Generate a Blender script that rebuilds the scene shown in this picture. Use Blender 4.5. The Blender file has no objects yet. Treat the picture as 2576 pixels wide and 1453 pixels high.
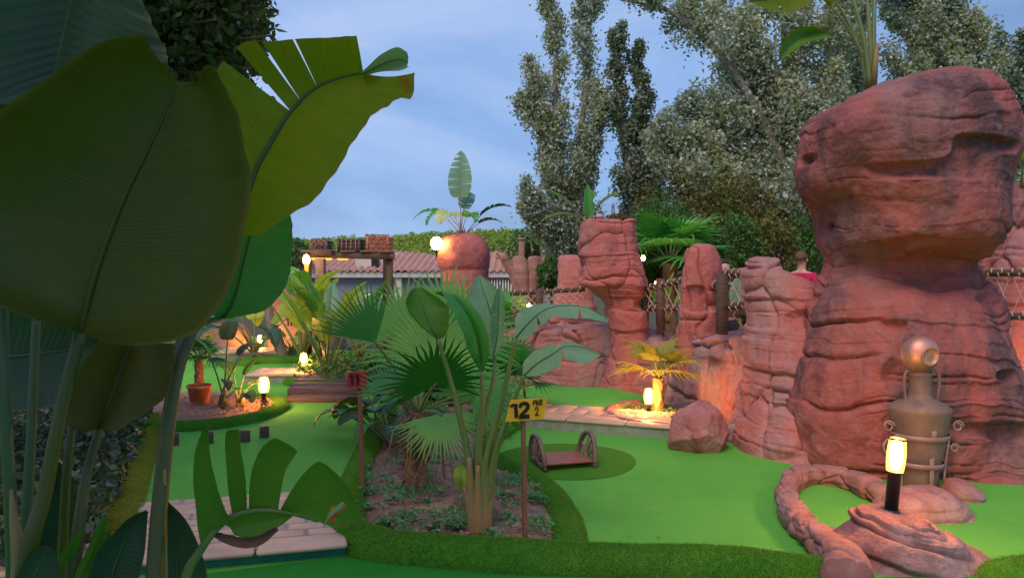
import bpy, bmesh, math, random
import numpy as np
from mathutils import Vector, Matrix
C = bpy.context.scene.collection
SC = bpy.context.scene
PI = math.pi
# ---------------------------------------------------------------- camera
F, CX, CY, CAMZ = 1860.0, 1288.0, 726.5, 1.6
PITCH = math.atan(36.5/F)
cam = bpy.data.cameras.new('camera'); co = bpy.data.objects.new('camera', cam); C.objects.link(co)
co.location = (0, 0, CAMZ); co.rotation_euler = (PI/2-PITCH, 0, 0)
cam.sensor_width = 36; cam.lens = F/2576*36; cam.clip_start = .02; cam.clip_end = 3000
SC.camera = co
# ---------------------------------------------------------------- world: cloudy dusk sky
SUN_EL, SUN_AZ = math.radians(52), math.radians(208)      # soft sky glow from behind the camera
wd = bpy.data.worlds.new('World'); SC.world = wd; wd.use_nodes = True
nt = wd.node_tree; N = nt.nodes; L = nt.links
for n in list(N): N.remove(n)
out = N.new('ShaderNodeOutputWorld'); bg = N.new('ShaderNodeBackground')
sky = N.new('ShaderNodeTexSky'); sky.sky_type = 'NISHITA'; sky.sun_disc = False
sky.sun_elevation = SUN_EL; sky.sun_rotation = SUN_AZ; sky.ozone_density = 3; sky.air_density = 1.2; sky.dust_density = .5
tc = N.new('ShaderNodeTexCoord'); mp = N.new('ShaderNodeMapping'); mp.inputs['Scale'].default_value = (1, 1, 2.2)
n1 = N.new('ShaderNodeTexNoise'); n1.inputs['Scale'].default_value = 2.1; n1.inputs['Detail'].default_value = 7; n1.inputs['Roughness'].default_value = .55; n1.inputs['Distortion'].default_value = .5
rp = N.new('ShaderNodeValToRGB')
rp.color_ramp.elements[0].position = .36; rp.color_ramp.elements[0].color = (1.65, 2.75, 5.1, 1)
rp.color_ramp.elements[1].position = .64; rp.color_ramp.elements[1].color = (3.9, 5.1, 7.9, 1)
e = rp.color_ramp.elements.new(.5); e.color = (2.35, 3.9, 7.1, 1)
mx = N.new('ShaderNodeMix'); mx.data_type = 'RGBA'; mx.inputs[0].default_value = .86
L.new(tc.outputs['Generated'], mp.inputs[0]); L.new(mp.outputs[0], n1.inputs['Vector']); L.new(n1.outputs[0], rp.inputs[0])
L.new(sky.outputs[0], mx.inputs[6]); L.new(rp.outputs[0], mx.inputs[7]); L.new(mx.outputs[2], bg.inputs[0]); bg.inputs[1].default_value = .070
L.new(bg.outputs[0], out.inputs[0])
# ---------------------------------------------------------------- soft overcast sun
sl = bpy.data.lights.new('sun', 'SUN'); so = bpy.data.objects.new('sun', sl); C.objects.link(so)
sl.energy = 1.5; sl.angle = math.radians(34); sl.color = (1, .74, .55)
so.rotation_euler = (PI/2-SUN_EL, 0, PI-SUN_AZ)
SC.view_settings.view_transform = 'Standard'; SC.view_settings.look = 'None'
SC.view_settings.exposure = .78; SC.view_settings.gamma = 1; SC.view_settings.use_curve_mapping = False
SC.cycles.max_bounces = 6; SC.cycles.transparent_max_bounces = 8
# ---------------------------------------------------------------- helpers: pixel rays of a 2576 x 1453 view to points in the place
def ray(x, y):
    u = (x-CX)/F; v = (CY-y)/F; c, s = math.cos(PITCH), math.sin(PITCH)
    return np.array([u, c+v*s, -s+v*c])
def P(x, y, Y): d = ray(x, y); return np.array([0, 0, CAMZ])+d*(Y/d[1])
def G(x, y, z=0.): d = ray(x, y); return np.array([0, 0, CAMZ])+d*((z-CAMZ)/d[2])
def ppm(Y): return F/Y
def nrm(v): v = np.asarray(v, float); return v/(np.linalg.norm(v)+1e-12)
# ---- numpy noise
def _hash(ix, iy, iz, s=0):
    h = (ix.astype(np.int64)*374761393+iy.astype(np.int64)*668265263+iz.astype(np.int64)*1274126177+s*974634) & 0xffffffff
    h = ((h ^ (h >> 13))*1274126177) & 0xffffffff
    h = ((h ^ (h >> 16))*2246822519) & 0xffffffff
    return ((h ^ (h >> 15)) & 0xffffff)/float(0xffffff)
def vnoise(p, s=0):
    i = np.floor(p).astype(np.int64); f = p-i; f = f*f*f*(f*(f*6-15)+10); r = 0
    for dx in (0, 1):
        for dy in (0, 1):
            for dz in (0, 1):
                w = (f[..., 0] if dx else 1-f[..., 0])*(f[..., 1] if dy else 1-f[..., 1])*(f[..., 2] if dz else 1-f[..., 2])
                r = r+w*_hash(i[..., 0]+dx, i[..., 1]+dy, i[..., 2]+dz, s)
    return r*2-1
def fbm(p, o=4, s=0):
    r = 0; a = 1; t = 0
    for k in range(o): r = r+a*vnoise(p*2**k+17.3*k, s+k); t += a; a *= .5
    return r/t
def voro(p, s=0):
    """distances to the two nearest cell points, and a random tilt that makes each cell a flat facet"""
    i = np.floor(p).astype(np.int64); f1 = np.full(p.shape[:-1], 9.); f2 = f1.copy(); tl = np.zeros_like(f1)
    for dx in (-1, 0, 1):
        for dy in (-1, 0, 1):
            for dz in (-1, 0, 1):
                cx, cy, cz = i[..., 0]+dx, i[..., 1]+dy, i[..., 2]+dz
                vx, vy, vz = p[..., 0]-cx-_hash(cx, cy, cz, s), p[..., 1]-cy-_hash(cx, cy, cz, s+1), p[..., 2]-cz-_hash(cx, cy, cz, s+2)
                d = np.sqrt(vx*vx+vy*vy+vz*vz); near = d < f1
                t = (_hash(cx, cy, cz, s+3)-.5)*vx+(_hash(cx, cy, cz, s+4)-.5)*vy+(_hash(cx, cy, cz, s+5)-.5)*vz*1.4+.5*(_hash(cx, cy, cz, s+6)-.5)
                tl = np.where(near, t, tl); f2 = np.minimum(np.maximum(f1, d), f2); f1 = np.minimum(f1, d)
    return f1, f2, tl
def spline(pts, n):
    """Catmull-Rom through pts (k,d), n samples"""
    p = np.asarray(pts, float); k = len(p)
    if k == 2: t = np.linspace(0, 1, n)[:, None]; return p[0]*(1-t)+p[1]*t
    q = np.vstack([2*p[0]-p[1], p, 2*p[-1]-p[-2]]); t = np.linspace(0, k-1, n); i = np.minimum(t.astype(int), k-2); f = (t-i)[:, None]
    a, b, c, d = q[i], q[i+1], q[i+2], q[i+3]
    return .5*(2*b+(c-a)*f+(2*a-5*b+4*c-d)*f*f+(3*b-a-3*c+d)*f**3)
# ---- mesh builder
class MB:
    def __init__(s): s.V = []; s.Fc = []; s.S = []; s.n = 0
    def add(s, V, faces, st=None):
        V = np.asarray(V, float).reshape(-1, 3)
        s.V.append(V); s.S.append(np.zeros((len(V), 3)) if st is None else np.asarray(st, float).reshape(-1, 3))
        for f in (faces if isinstance(faces, list) and len(faces) and isinstance(faces[0], np.ndarray) and faces[0].ndim == 2 else [np.asarray(faces)]):
            if len(f): s.Fc.append(f+s.n)
        s.n += len(V); return s
    def poly(s, V, idx):  # ragged polygons
        V = np.asarray(V, float); s.V.append(V); s.S.append(np.zeros((len(V), 3)))
        for f in idx: s.Fc.append(np.array([f])+s.n)
        s.n += len(V); return s
    def grid(s, R, closed_v=False, cap0=False, cap1=False, st=None):
        nu, nv = R.shape[:2]; i = np.arange(nu-1)[:, None]; j = np.arange(nv if closed_v else nv-1)[None, :]; j2 = (j+1) % nv
        q = np.stack([i*nv+j+0*i, i*nv+j2, (i+1)*nv+j2, (i+1)*nv+j+0*i], -1).reshape(-1, 4); fl = [q]
        if cap0: fl.append(np.arange(nv)[::-1][None, :])
        if cap1: fl.append((np.arange(nv)+(nu-1)*nv)[None, :])
        return s.add(R.reshape(-1, 3), fl, None if st is None else st.reshape(-1, 3))
    def tube(s, path, rad, n=8, caps=True, twist=0):
        p = np.asarray(path, float); k = len(p); rad = np.broadcast_to(np.asarray(rad, float), (k,))
        t = np.gradient(p, axis=0); t /= np.linalg.norm(t, axis=1)[:, None]+1e-12
        a = np.cross(t[0], [0, 0, 1.]) if abs(t[0][2]) < .95 else np.cross(t[0], [1., 0, 0]); a = nrm(a); R = np.zeros((k, n, 3)); th = np.arange(n)*2*PI/n+twist
        for i in range(k):
            a = a-t[i]*a.dot(t[i]); a = nrm(a); b = np.cross(t[i], a)
            R[i] = p[i]+rad[i]*(np.cos(th)[:, None]*a+np.sin(th)[:, None]*b)
        return s.grid(R, True, caps, caps)
    def lathe(s, prof, o=(0, 0, 0), n=24, caps=True, ax=None):
        th = np.arange(n)*2*PI/n; R = np.array([[[r*math.cos(t), r*math.sin(t), z] for t in th] for r, z in prof])
        if ax is not None: R = R @ np.array(ax, float).T
        return s.grid(R+np.asarray(o, float), True, caps, caps)
    def box(s, c, d, rot=None, bev=.0):
        c = np.asarray(c, float); hx, hy, hz = np.asarray(d, float)/2
        if bev <= 0:
            V = np.array([[x, y, z] for z in (-hz, hz) for x, y in ((-hx, -hy), (hx, -hy), (hx, hy), (-hx, hy))])
            q = np.array([[3, 2, 1, 0], [4, 5, 6, 7], [0, 1, 5, 4], [1, 2, 6, 5], [2, 3, 7, 6], [3, 0, 4, 7]])
            if rot is not None: V = V @ np.asarray(rot).T
            return s.add(V+c, [q])
        b = min(bev, hx*.9, hy*.9, hz*.9)
        def ring(x, y, z, k): return [[-x+k, -y, z], [x-k, -y, z], [x, -y+k, z], [x, y-k, z], [x-k, y, z], [-x+k, y, z], [-x, y-k, z], [-x, -y+k, z]]
        R = np.array([ring(hx-b, hy-b, -hz, b*.3), ring(hx, hy, -hz+b, b), ring(hx, hy, hz-b, b), ring(hx-b, hy-b, hz, b*.3)])
        if rot is not None: R = R @ np.asarray(rot).T
        return s.grid(R+c, True, True, True)
    def build(s, name, mat, parent=None, loc=None, smooth=True, kind=None):
        V = np.vstack(s.V); S = np.vstack(s.S)
        if loc is None: loc = np.array(parent.location) if parent is not None else np.zeros(3)
        loc = np.asarray(loc, float)
        me = bpy.data.meshes.new(name); me.vertices.add(len(V)); me.vertices.foreach_set('co', (V-loc).astype(np.float32).ravel())
        tot = np.concatenate([np.full(len(f), f.shape[1]) for f in s.Fc]); idx = np.concatenate([f.ravel() for f in s.Fc])
        me.loops.add(len(idx)); me.loops.foreach_set('vertex_index', idx.astype(np.int32))
        me.polygons.add(len(tot)); me.polygons.foreach_set('loop_start', np.concatenate([[0], np.cumsum(tot)[:-1]]).astype(np.int32))
        me.polygons.foreach_set('use_smooth', np.full(len(tot), bool(smooth)))
        if S.any(): a = me.attributes.new('st', 'FLOAT_VECTOR', 'POINT'); a.data.foreach_set('vector', S.astype(np.float32).ravel())
        me.update(calc_edges=True); me.validate()
        if mat is not None: me.materials.append(mat)
        o = bpy.data.objects.new(name, me); C.objects.link(o)
        if parent is not None: o.parent = parent
        else: o.location = loc
        if kind: o['kind'] = kind
        return o
def tag(o, label, cat=None, group=None):
    o['label'] = label
    if cat: o['category'] = cat
    if group: o['group'] = group
    return o
def thing(name, label, cat, loc=(0, 0, 0), group=None):
    o = bpy.data.objects.new(name, None); C.objects.link(o); o.location = tuple(float(v) for v in loc); o.empty_display_size = .1
    return tag(o, label, cat, group)
def dup(root, loc, rz=0, sc=1, label=None):
    def cp(o, par):
        c = o.copy(); C.objects.link(c)
        if par is not None: c.parent = par
        for ch in kids.get(o.name, []): cp(ch, c)
        return c
    kids = {}
    def walk(o):
        ks = [k for k in ALLKIDS(o)]; kids[o.name] = ks
        for k in ks: walk(k)
    walk(root); r = cp(root, None); r.location = tuple(loc); r.rotation_euler[2] = rz; r.scale = (sc,)*3
    if label: r['label'] = label
    return r
def ALLKIDS(o): return list(o.children)
def rotz(a): c, s = math.cos(a), math.sin(a); return np.array([[c, -s, 0], [s, c, 0], [0, 0, 1]])
def frame(x, up=(0, 0, 1)):
    x = nrm(x); y = nrm(np.cross(up, x)); z = np.cross(x, y); return np.stack([x, y, z], 1)
# ---- leaves scattered as small rhombic faces
def leaf_cards(mb, c, ln, wd, rng, up=0., axis=None, jit=1.):
    n = len(c); a = rng.normal(size=(n, 3))
    if axis is not None: a = a*jit+np.asarray(axis)
    a /= np.linalg.norm(a, axis=1)[:, None]; b = rng.normal(size=(n, 3)); b[:, 2] *= (1-up); b -= a*(a*b).sum(1)[:, None]; b /= np.linalg.norm(b, axis=1)[:, None]
    k = rng.uniform(.6, 1.35, (n, 1)); nn = np.cross(a, b)
    V = np.stack([c-a*ln*k*.5, c+b*wd*k*.5+nn*wd*.12, c+a*ln*k*.5, c-b*wd*k*.5+nn*wd*.12], 1).reshape(-1, 3)
    r = np.repeat(rng.uniform(0, 1, n), 4); st = np.stack([np.zeros(4*n), np.zeros(4*n), r], 1)
    return mb.add(V, [np.arange(4*n).reshape(n, 4)], st)
# ---------------------------------------------------------------- materials
class NB:
    def __init__(s, name):
        s.m = bpy.data.materials.new(name); s.m.use_nodes = True; s.t = s.m.node_tree; s.N = s.t.nodes
        for n in list(s.N): s.N.remove(n)
        s.o = s.N.new('ShaderNodeOutputMaterial'); s._tc = None
    def n(s, ty, **kw):
        x = s.N.new('ShaderNode'+ty)
        for k, v in kw.items(): setattr(x, k, v)
        return x
    def l(s, a, b): s.t.links.new(a, b)
    @property
    def obj(s):
        if s._tc is None: s._tc = s.n('TexCoord')
        return s._tc.outputs['Object']
    def noise(s, scale, detail=4, rough=.55, vec=None, stretch=None, dist=0):
        x = s.n('TexNoise'); x.inputs['Scale'].default_value = scale; x.inputs['Detail'].default_value = detail; x.inputs['Roughness'].default_value = rough; x.inputs['Distortion'].default_value = dist
        v = vec or s.obj
        if stretch: m = s.n('Mapping'); m.inputs['Scale'].default_value = stretch; s.l(v, m.inputs[0]); v = m.outputs[0]
        s.l(v, x.inputs['Vector']); return x.outputs[0]
    def ramp(s, f, a, b, ca=(0, 0, 0, 1), cb=(1, 1, 1, 1)):
        r = s.n('ValToRGB'); r.color_ramp.elements[0].position = a; r.color_ramp.elements[1].position = b
        r.color_ramp.elements[0].color = ca; r.color_ramp.elements[1].color = cb; s.l(f, r.inputs[0]); return r.outputs[0]
    def mix(s, f, a, b, mode='MIX'):
        x = s.n('Mix'); x.data_type = 'RGBA'; x.blend_type = mode
        for sock, v in ((x.inputs[0], f), (x.inputs[6], a), (x.inputs[7], b)):
            if isinstance(v, (tuple, list)): sock.default_value = (*v[:3], 1)
            elif isinstance(v, (int, float)): sock.default_value = v
            else: s.l(v, sock)
        return x.outputs[2]
    def math(s, op, a, b=None):
        x = s.n('Math'); x.operation = op
        for sock, v in ((x.inputs[0], a), (x.inputs[1], b)):
            if v is None: continue
            if isinstance(v, (int, float)): sock.default_value = v
            else: s.l(v, sock)
        return x.outputs[0]
    def bump(s, h, strength=.4, dist=.01, prev=None):
        b = s.n('Bump'); b.inputs['Strength'].default_value = strength; b.inputs['Distance'].default_value = dist; s.l(h, b.inputs['Height'])
        if prev is not None: s.l(prev, b.inputs['Normal'])
        return b.outputs[0]
    def bsdf(s, col, rough=.7, metal=0, nor=None, spec=.5, sheen=0):
        b = s.n('BsdfPrincipled')
        if isinstance(col, (tuple, list)): b.inputs['Base Color'].default_value = (*col[:3], 1)
        else: s.l(col, b.inputs['Base Color'])
        if isinstance(rough, (int, float)): b.inputs['Roughness'].default_value = rough
        else: s.l(rough, b.inputs['Roughness'])
        b.inputs['Metallic'].default_value = metal; b.inputs['Specular IOR Level'].default_value = spec
        if sheen: b.inputs['Sheen Weight'].default_value = sheen
        if nor is not None: s.l(nor, b.inputs['Normal'])
        return b
    def done(s, sh): s.l(sh, s.o.inputs[0]); return s.m
def simple(name, col, col2=None, scale=6, lo=.35, hi=.65, rough=.7, metal=0, bs=40, bstr=.3, bd=.004, stretch=None, spec=.4, detail=5):
    b = NB(name); c = col
    if col2: c = b.mix(b.ramp(b.noise(scale, detail, stretch=stretch), lo, hi), col, col2)
    nor = b.bump(b.noise(bs, 4, stretch=stretch), bstr, bd) if bstr else None
    return b.done(b.bsdf(c, rough, metal, nor, spec).outputs[0])
def rock_mat(name, red, dark, grey, gl=.52, dl=.56):
    b = NB(name)
    w = b.noise(1.3, 5, .6, dist=.6)
    c = b.mix(b.ramp(w, .36, .60), red, tuple(v*1.22 for v in red))
    c = b.mix(b.ramp(b.noise(1.05, 6, .6, stretch=(1, 1, .6)), gl, gl+.15), c, grey)
    c = b.mix(b.math('MULTIPLY', b.ramp(b.noise(1.1, 7, .66, stretch=(1.3, 1.3, .6), dist=.9), dl, dl+.16), .95), c, dark)
    c = b.mix(b.math('MULTIPLY', b.ramp(b.noise(1.0, 5, .65, stretch=(4, 4, .35)), .56, .70), .6), c, dark)
    c = b.mix(b.ramp(b.noise(9, 6, .7), .5, .72), c, b.mix(.5, c, tuple(min(1, v*1.35+.02) for v in grey)))
    c = b.mix(.55, c, b.mix(b.noise(95, 3, .7), (.62, .62, .62), (1.35, 1.35, 1.35)), 'MULTIPLY')
    c = b.mix(1., c, (.97, .93, 1.0), 'MULTIPLY')
    nr = b.bump(b.noise(11, 8, .7), .7, .03); nr = b.bump(b.noise(85, 3, .6), .6, .006, nr)
    return b.done(b.bsdf(c, .92, 0, nr, .25).outputs[0])
def turf_mat(name, a, c2, fine=240, sheen=0, big=1.1):
    b = NB(name); c = b.mix(b.ramp(b.noise(big, 4), .35, .65), a, c2)
    f = b.noise(fine, 2, .8)
    c = b.mix(.5, c, b.mix(b.noise(6.5, 5, .7), (.72, .74, .7), (1.28, 1.24, 1.3)), 'MULTIPLY')
    c = b.mix(.8, c, b.mix(b.ramp(f, .3, .7), (.55, .58, .5), (1.4, 1.38, 1.4)), 'MULTIPLY')
    c = b.mix(b.ramp(b.noise(17, 4, .7), .62, .8), c, b.mix(.35, c, (.16, .2, .06)))
    nr = b.bump(f, .8, .006)
    return b.done(b.bsdf(c, .95, 0, nr, .08, 0).outputs[0])
def leaf_mat(name, top, under, vein=(.25, .35, .1), veins=60., trans=.35, rough=.45, blotch=None, slant=.35, vb=.12):
    """broad leaf: lateral ribs from the midrib (attribute st: s across, t along), two sided"""
    b = NB(name); at = b.n('Attribute', attribute_name='st'); sp = b.n('SeparateXYZ'); b.l(at.outputs['Vector'], sp.inputs[0])
    s_, t_ = sp.outputs[0], sp.outputs[1]; ab = b.math('ABSOLUTE', s_)
    ph = b.math('SUBTRACT', t_, b.math('MULTIPLY', ab, slant*.3)); wv = b.math('SINE', b.math('MULTIPLY', ph, veins*6.283))
    cb = b.n('CombineXYZ'); b.l(b.math('MULTIPLY', ph, 90.), cb.inputs[0]); b.l(b.math('MULTIPLY', s_, 2.), cb.inputs[1])
    fb = b.noise(1., 3, .6, vec=cb.outputs[0])
    geo = b.n('NewGeometry')
    c = b.mix(geo.outputs['Backfacing'], top, under)
    c = b.mix(b.math('MULTIPLY', b.ramp(fb, .35, .75), .75), c, b.mix(.5, c, vein))
    c = b.mix(b.ramp(b.noise(3.1, 4), .35, .7), c, b.mix(1., c, (1.25, 1.12, .8), 'MULTIPLY'))
    c = b.mix(b.ramp(ab, .0, .035, (1, 1, 1, 1), (0, 0, 0, 1)), c, vein)
    if blotch: c = b.mix(b.ramp(b.noise(blotch[1], 5, .6), blotch[2], blotch[2]+.06), c, blotch[0])
    ed = b.ramp(ab, .93, 1.0); c = b.mix(b.math('MULTIPLY', ed, .45), c, (.22, .16, .05))
    hh = b.math('ADD', b.math('MULTIPLY', wv, .5), b.math('MULTIPLY', fb, 1.2))
    nr = b.bump(hh, vb, .004)
    p = b.bsdf(c, rough, 0, nr, .26); tr = b.n('BsdfTranslucent'); b.l(b.mix(1., c, (1.5, 1.45, .5), 'MULTIPLY'), tr.inputs[0])
    mx = b.n('MixShader'); mx.inputs[0].default_value = trans; b.l(p.outputs[0], mx.inputs[1]); b.l(tr.outputs[0], mx.inputs[2])
    return b.done(mx.outputs[0])
def foliage_mat(name, a, c, back, trans=.25, rough=.6):
    """small tree leaves: each leaf its own tone between a and c, paler underside"""
    b = NB(name); at = b.n('Attribute', attribute_name='st'); sp = b.n('SeparateXYZ'); b.l(at.outputs['Vector'], sp.inputs[0])
    col = b.mix(b.ramp(sp.outputs[2], .1, .9), a, c)
    col = b.mix(b.ramp(b.noise(.9, 3), .4, .62), col, b.mix(1., col, (1.35, 1.15, .8), 'MULTIPLY'))
    geo = b.n('NewGeometry'); col = b.mix(geo.outputs['Backfacing'], col, b.mix(b.ramp(sp.outputs[2], .35, .65), col, back))
    p = b.bsdf(col, rough, 0, None, .35); tr = b.n('BsdfTranslucent'); b.l(b.mix(1., col, (1.3, 1.35, .7), 'MULTIPLY'), tr.inputs[0])
    mx = b.n('MixShader'); mx.inputs[0].default_value = trans; b.l(p.outputs[0], mx.inputs[1]); b.l(tr.outputs[0], mx.inputs[2])
    return b.done(mx.outputs[0])
def lamp_mat(name, col, st, z0, z1, edge):
    """frosted shade: hot in the middle of its height, dimmer and deeper orange at both ends"""
    b = NB(name); at = b.n('Attribute', attribute_name='st'); sp = b.n('SeparateXYZ'); b.l(at.outputs['Vector'], sp.inputs[0])
    f = b.ramp(b.math('ABSOLUTE', b.math('SUBTRACT', sp.outputs[1], .5)), z0, z1, (1, 1, 1, 1), (0, 0, 0, 1))
    e = b.n('Emission'); e.inputs[0].default_value = (*col, 1); b.l(b.math('ADD', b.math('MULTIPLY', f, st), edge), e.inputs[1]); return b.done(e.outputs[0])
def emit_mat(name, col, st):
    b = NB(name); e = b.n('Emission'); e.inputs[0].default_value = (*col, 1); e.inputs[1].default_value = st; return b.done(e.outputs[0])

RED = rock_mat('red_rock', (.43, .14, .118), (.19, .085, .085), (.38, .21, .195), .52, .5)
RED_DARK = rock_mat('dark_red_rock', (.31, .098, .082), (.105, .062, .066), (.27, .145, .13), .48, .46)
PINK = rock_mat('pink_rock', (.41, .155, .135), (.20, .105, .105), (.37, .235, .225), .43, .54)
PALE = rock_mat('pale_rock', (.31, .145, .122), (.14, .075, .075), (.34, .225, .205), .47, .51)
BOULD = rock_mat('boulder_rock', (.36, .16, .14), (.33, .085, .06), (.42, .26, .24), .52, .46)
BROWN = rock_mat('brown_rock', (.30, .17, .13), (.18, .09, .08), (.36, .23, .19), .45, .6)
TURF = turf_mat('putting_turf', (.12, .43, .065), (.145, .47, .075))
TURF_N = turf_mat('shaded_lower_turf', (.03, .25, .03), (.04, .29, .035))  # separate green of its own, its shade below the kerb put into the colour
TURF_O = turf_mat('olive_turf', (.15, .20, .016), (.19, .22, .022), 170, .1, 2.2)
TURF2 = turf_mat('rolled_turf', (.06, .23, .018), (.10, .28, .025), 170, .1, 2.2)
TURF3 = turf_mat('mound_turf', (.055, .21, .02), (.08, .25, .025), 200)
PILE_O = foliage_mat('olive_turf_pile', (.12, .16, .012), (.24, .27, .03), (.2, .22, .03), .2, .8)
PILE = foliage_mat('turf_pile', (.05, .18, .014), (.13, .33, .035), (.11, .29, .035), .2, .8)
SOIL = simple('soil', (.30, .155, .115), (.40, .25, .195), 14, rough=.95, bs=60, bstr=.9, bd=.02)
EARTH = simple('bare_earth', (.06, .085, .03), (.09, .075, .04), 2.5, rough=.95, bs=30, bstr=.6, bd=.02)
TILE = simple('terracotta_tile', (.70, .44, .31), (.50, .30, .215), 3.2, .38, .72, rough=.6, bs=30, bstr=.25, bd=.004, detail=9)
GROUT = simple('grout', (.30, .24, .21), (.38, .31, .27), 20, rough=.9)
CONC = simple('concrete', (.33, .35, .30), (.22, .28, .20), 12, rough=.9, bs=50)
RISER = simple('green_riser', (.012, .13, .075), (.02, .17, .09), 9, rough=.8, bs=150, bstr=.4)
WOOD_D = simple('dark_wood', (.075, .045, .035), (.13, .08, .065), 3, rough=.75, bs=12, bstr=.5, bd=.01, stretch=(1, 1, 9))
WOOD_H = simple('sleeper_wood', (.075, .048, .05), (.13, .092, .09), 4, rough=.8, bs=10, bstr=.6, bd=.01, stretch=(1, 14, 14))
WOOD_P = simple('post_wood', (.17, .075, .04), (.24, .115, .065), 5, rough=.65, bs=18, bstr=.35, bd=.006, stretch=(6, 6, .6))
WOOD_R = simple('varnished_wood', (.26, .085, .07), (.34, .13, .10), 6, rough=.32, bs=20, bstr=.25, bd=.004, stretch=(.6, 9, 9))
WOOD_A = simple('arch_wood', (.15, .09, .075), (.22, .14, .12), 8, rough=.5, bs=25, bstr=.3)
CRATE = simple('crate_wood', (.11, .09, .088), (.17, .135, .13), 3, rough=.85, bs=10, bstr=.4, bd=.01, stretch=(1, 1, 8))
CRATE_R = simple('red_crate_wood', (.34, .12, .08), (.42, .18, .12), 3, rough=.8, bs=10, bstr=.4, bd=.01, stretch=(1, 1, 8))
ROPE = simple('rope', (.62, .43, .34), (.50, .33, .26), 30, rough=.9, bs=120, bstr=.6)
BLACK = simple('black_metal', (.018, .018, .02), (.03, .028, .028), 10, rough=.38, bs=90, bstr=.08)
COPPER = simple('aged_copper', (.60, .31, .23), (.34, .19, .15), 7, .4, .62, rough=.5, metal=.6, bs=14, bstr=.25, bd=.01)
JAR = simple('tarnished_metal', (.22, .145, .115), (.155, .11, .095), 8, .35, .62, rough=.62, metal=.1, bs=22, bstr=.2, bd=.006)
IRON = simple('painted_iron', (.26, .17, .15), (.34, .24, .21), 12, rough=.6, metal=.2)
YELLOW = simple('yellow_paint', (.80, .43, .02), (.72, .38, .02), 9, rough=.45, bs=40, bstr=.08)
REDP = simple('red_paint', (.50, .018, .018), (.40, .012, .014), 12, rough=.4, bs=40, bstr=.1)
INK = simple('black_paint', (.012, .011, .010), rough=.55, bstr=0)
POT = simple('terracotta_pot', (.46, .13, .055), (.36, .10, .045), 9, rough=.7)
WHITE = simple('white_plaster', (.68, .64, .60), (.56, .52, .50), 3, rough=.85)
GREYW = simple('grey_render', (.24, .27, .31), (.29, .31, .34), 2, rough=.85, bs=20, bstr=.2)
ROOF = simple('clay_roof', (.50, .27, .21), (.36, .20, .16), 5, rough=.9, bs=9, bstr=.5, bd=.05)
SLOT = simple('dark_opening', (.02, .02, .025), rough=.4, bstr=0)
BARK = simple('bark', (.10, .07, .055), (.20, .15, .12), 7, rough=.95, bs=22, bstr=.9, bd=.03, stretch=(2.5, 2.5, .5))
BARK_P = simple('pale_bark', (.28, .25, .23), (.18, .15, .13), 5, rough=.9, bs=14, bstr=.5, bd=.02, stretch=(2, 2, .6))
TRUNK = simple('palm_fibre', (.17, .085, .05), (.27, .16, .10), 11, rough=.95, bs=40, bstr=.9, bd=.02, stretch=(2, 2, .7))
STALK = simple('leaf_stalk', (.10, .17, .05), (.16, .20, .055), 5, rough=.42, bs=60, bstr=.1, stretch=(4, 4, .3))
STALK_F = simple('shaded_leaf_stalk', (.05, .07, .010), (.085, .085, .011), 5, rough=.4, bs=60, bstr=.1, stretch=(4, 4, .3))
STALK_D = simple('dark_leaf_stalk', (.05, .10, .05), (.075, .12, .045), 5, rough=.4, bs=60, bstr=.1, stretch=(4, 4, .3))
SHEATH = simple('brown_sheath', (.34, .17, .075), (.20, .19, .06), 9, rough=.6, bs=30, bstr=.3, stretch=(4, 4, .4))
LEAF_F = leaf_mat('broad_leaf_dark', (.055, .085, .014), (.08, .078, .018), (.11, .10, .025), 90, .2, vb=.14, blotch=((.13, .08, .03), 6.5, .70))
LEAF_Y = leaf_mat('broad_leaf_backlit', (.13, .23, .012), (.16, .24, .012), (.10, .09, .01), 80, .5, blotch=((.20, .10, .02), 3.2, .66))
LEAF_B = leaf_mat('broad_leaf_bluish', (.03, .075, .06), (.035, .085, .06), (.07, .12, .07), 26, .15, vb=.3)
LEAF_G = leaf_mat('broad_leaf_green', (.03, .24, .05), (.05, .26, .05), (.18, .28, .10), 45, .3)
LEAF_P = leaf_mat('broad_leaf_pale', (.14, .32, .24), (.18, .34, .23), (.3, .42, .3), 40, .3)
LEAF_L = leaf_mat('broad_leaf_yellowish', (.20, .38, .06), (.24, .41, .07), (.36, .36, .10), 40, .4)
LEAF_T = leaf_mat('torn_leaf', (.065, .20, .025), (.08, .20, .028), (.10, .14, .02), 30, .22, blotch=((.28, .10, .02), 8, .66))
DRYLEAF = simple('dry_leaf', (.12, .045, .035), (.19, .09, .06), 12, rough=.8)
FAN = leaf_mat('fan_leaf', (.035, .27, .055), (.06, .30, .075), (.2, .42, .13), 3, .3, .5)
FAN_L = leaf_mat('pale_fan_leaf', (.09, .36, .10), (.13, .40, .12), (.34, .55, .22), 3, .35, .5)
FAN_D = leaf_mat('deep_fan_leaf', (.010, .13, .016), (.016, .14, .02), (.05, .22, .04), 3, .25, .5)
FAN_B = leaf_mat('blue_fan_leaf', (.05, .25, .14), (.08, .28, .16), (.18, .40, .26), 3, .25, .5)
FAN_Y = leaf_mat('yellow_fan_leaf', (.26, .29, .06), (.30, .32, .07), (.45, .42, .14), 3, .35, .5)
POPLAR = foliage_mat('poplar_leaf', (.18, .26, .20), (.38, .44, .38), (.60, .67, .67), .4)
POPLAR_D = foliage_mat('dark_poplar_leaf', (.08, .15, .11), (.18, .24, .18), (.42, .50, .49), .35)
CONIF = foliage_mat('conifer_leaf', (.02, .06, .015), (.06, .11, .025), (.10, .10, .05), .25)
HEDGE = foliage_mat('hedge_leaf', (.08, .12, .03), (.19, .16, .055), (.17, .17, .07), .3)
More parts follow.
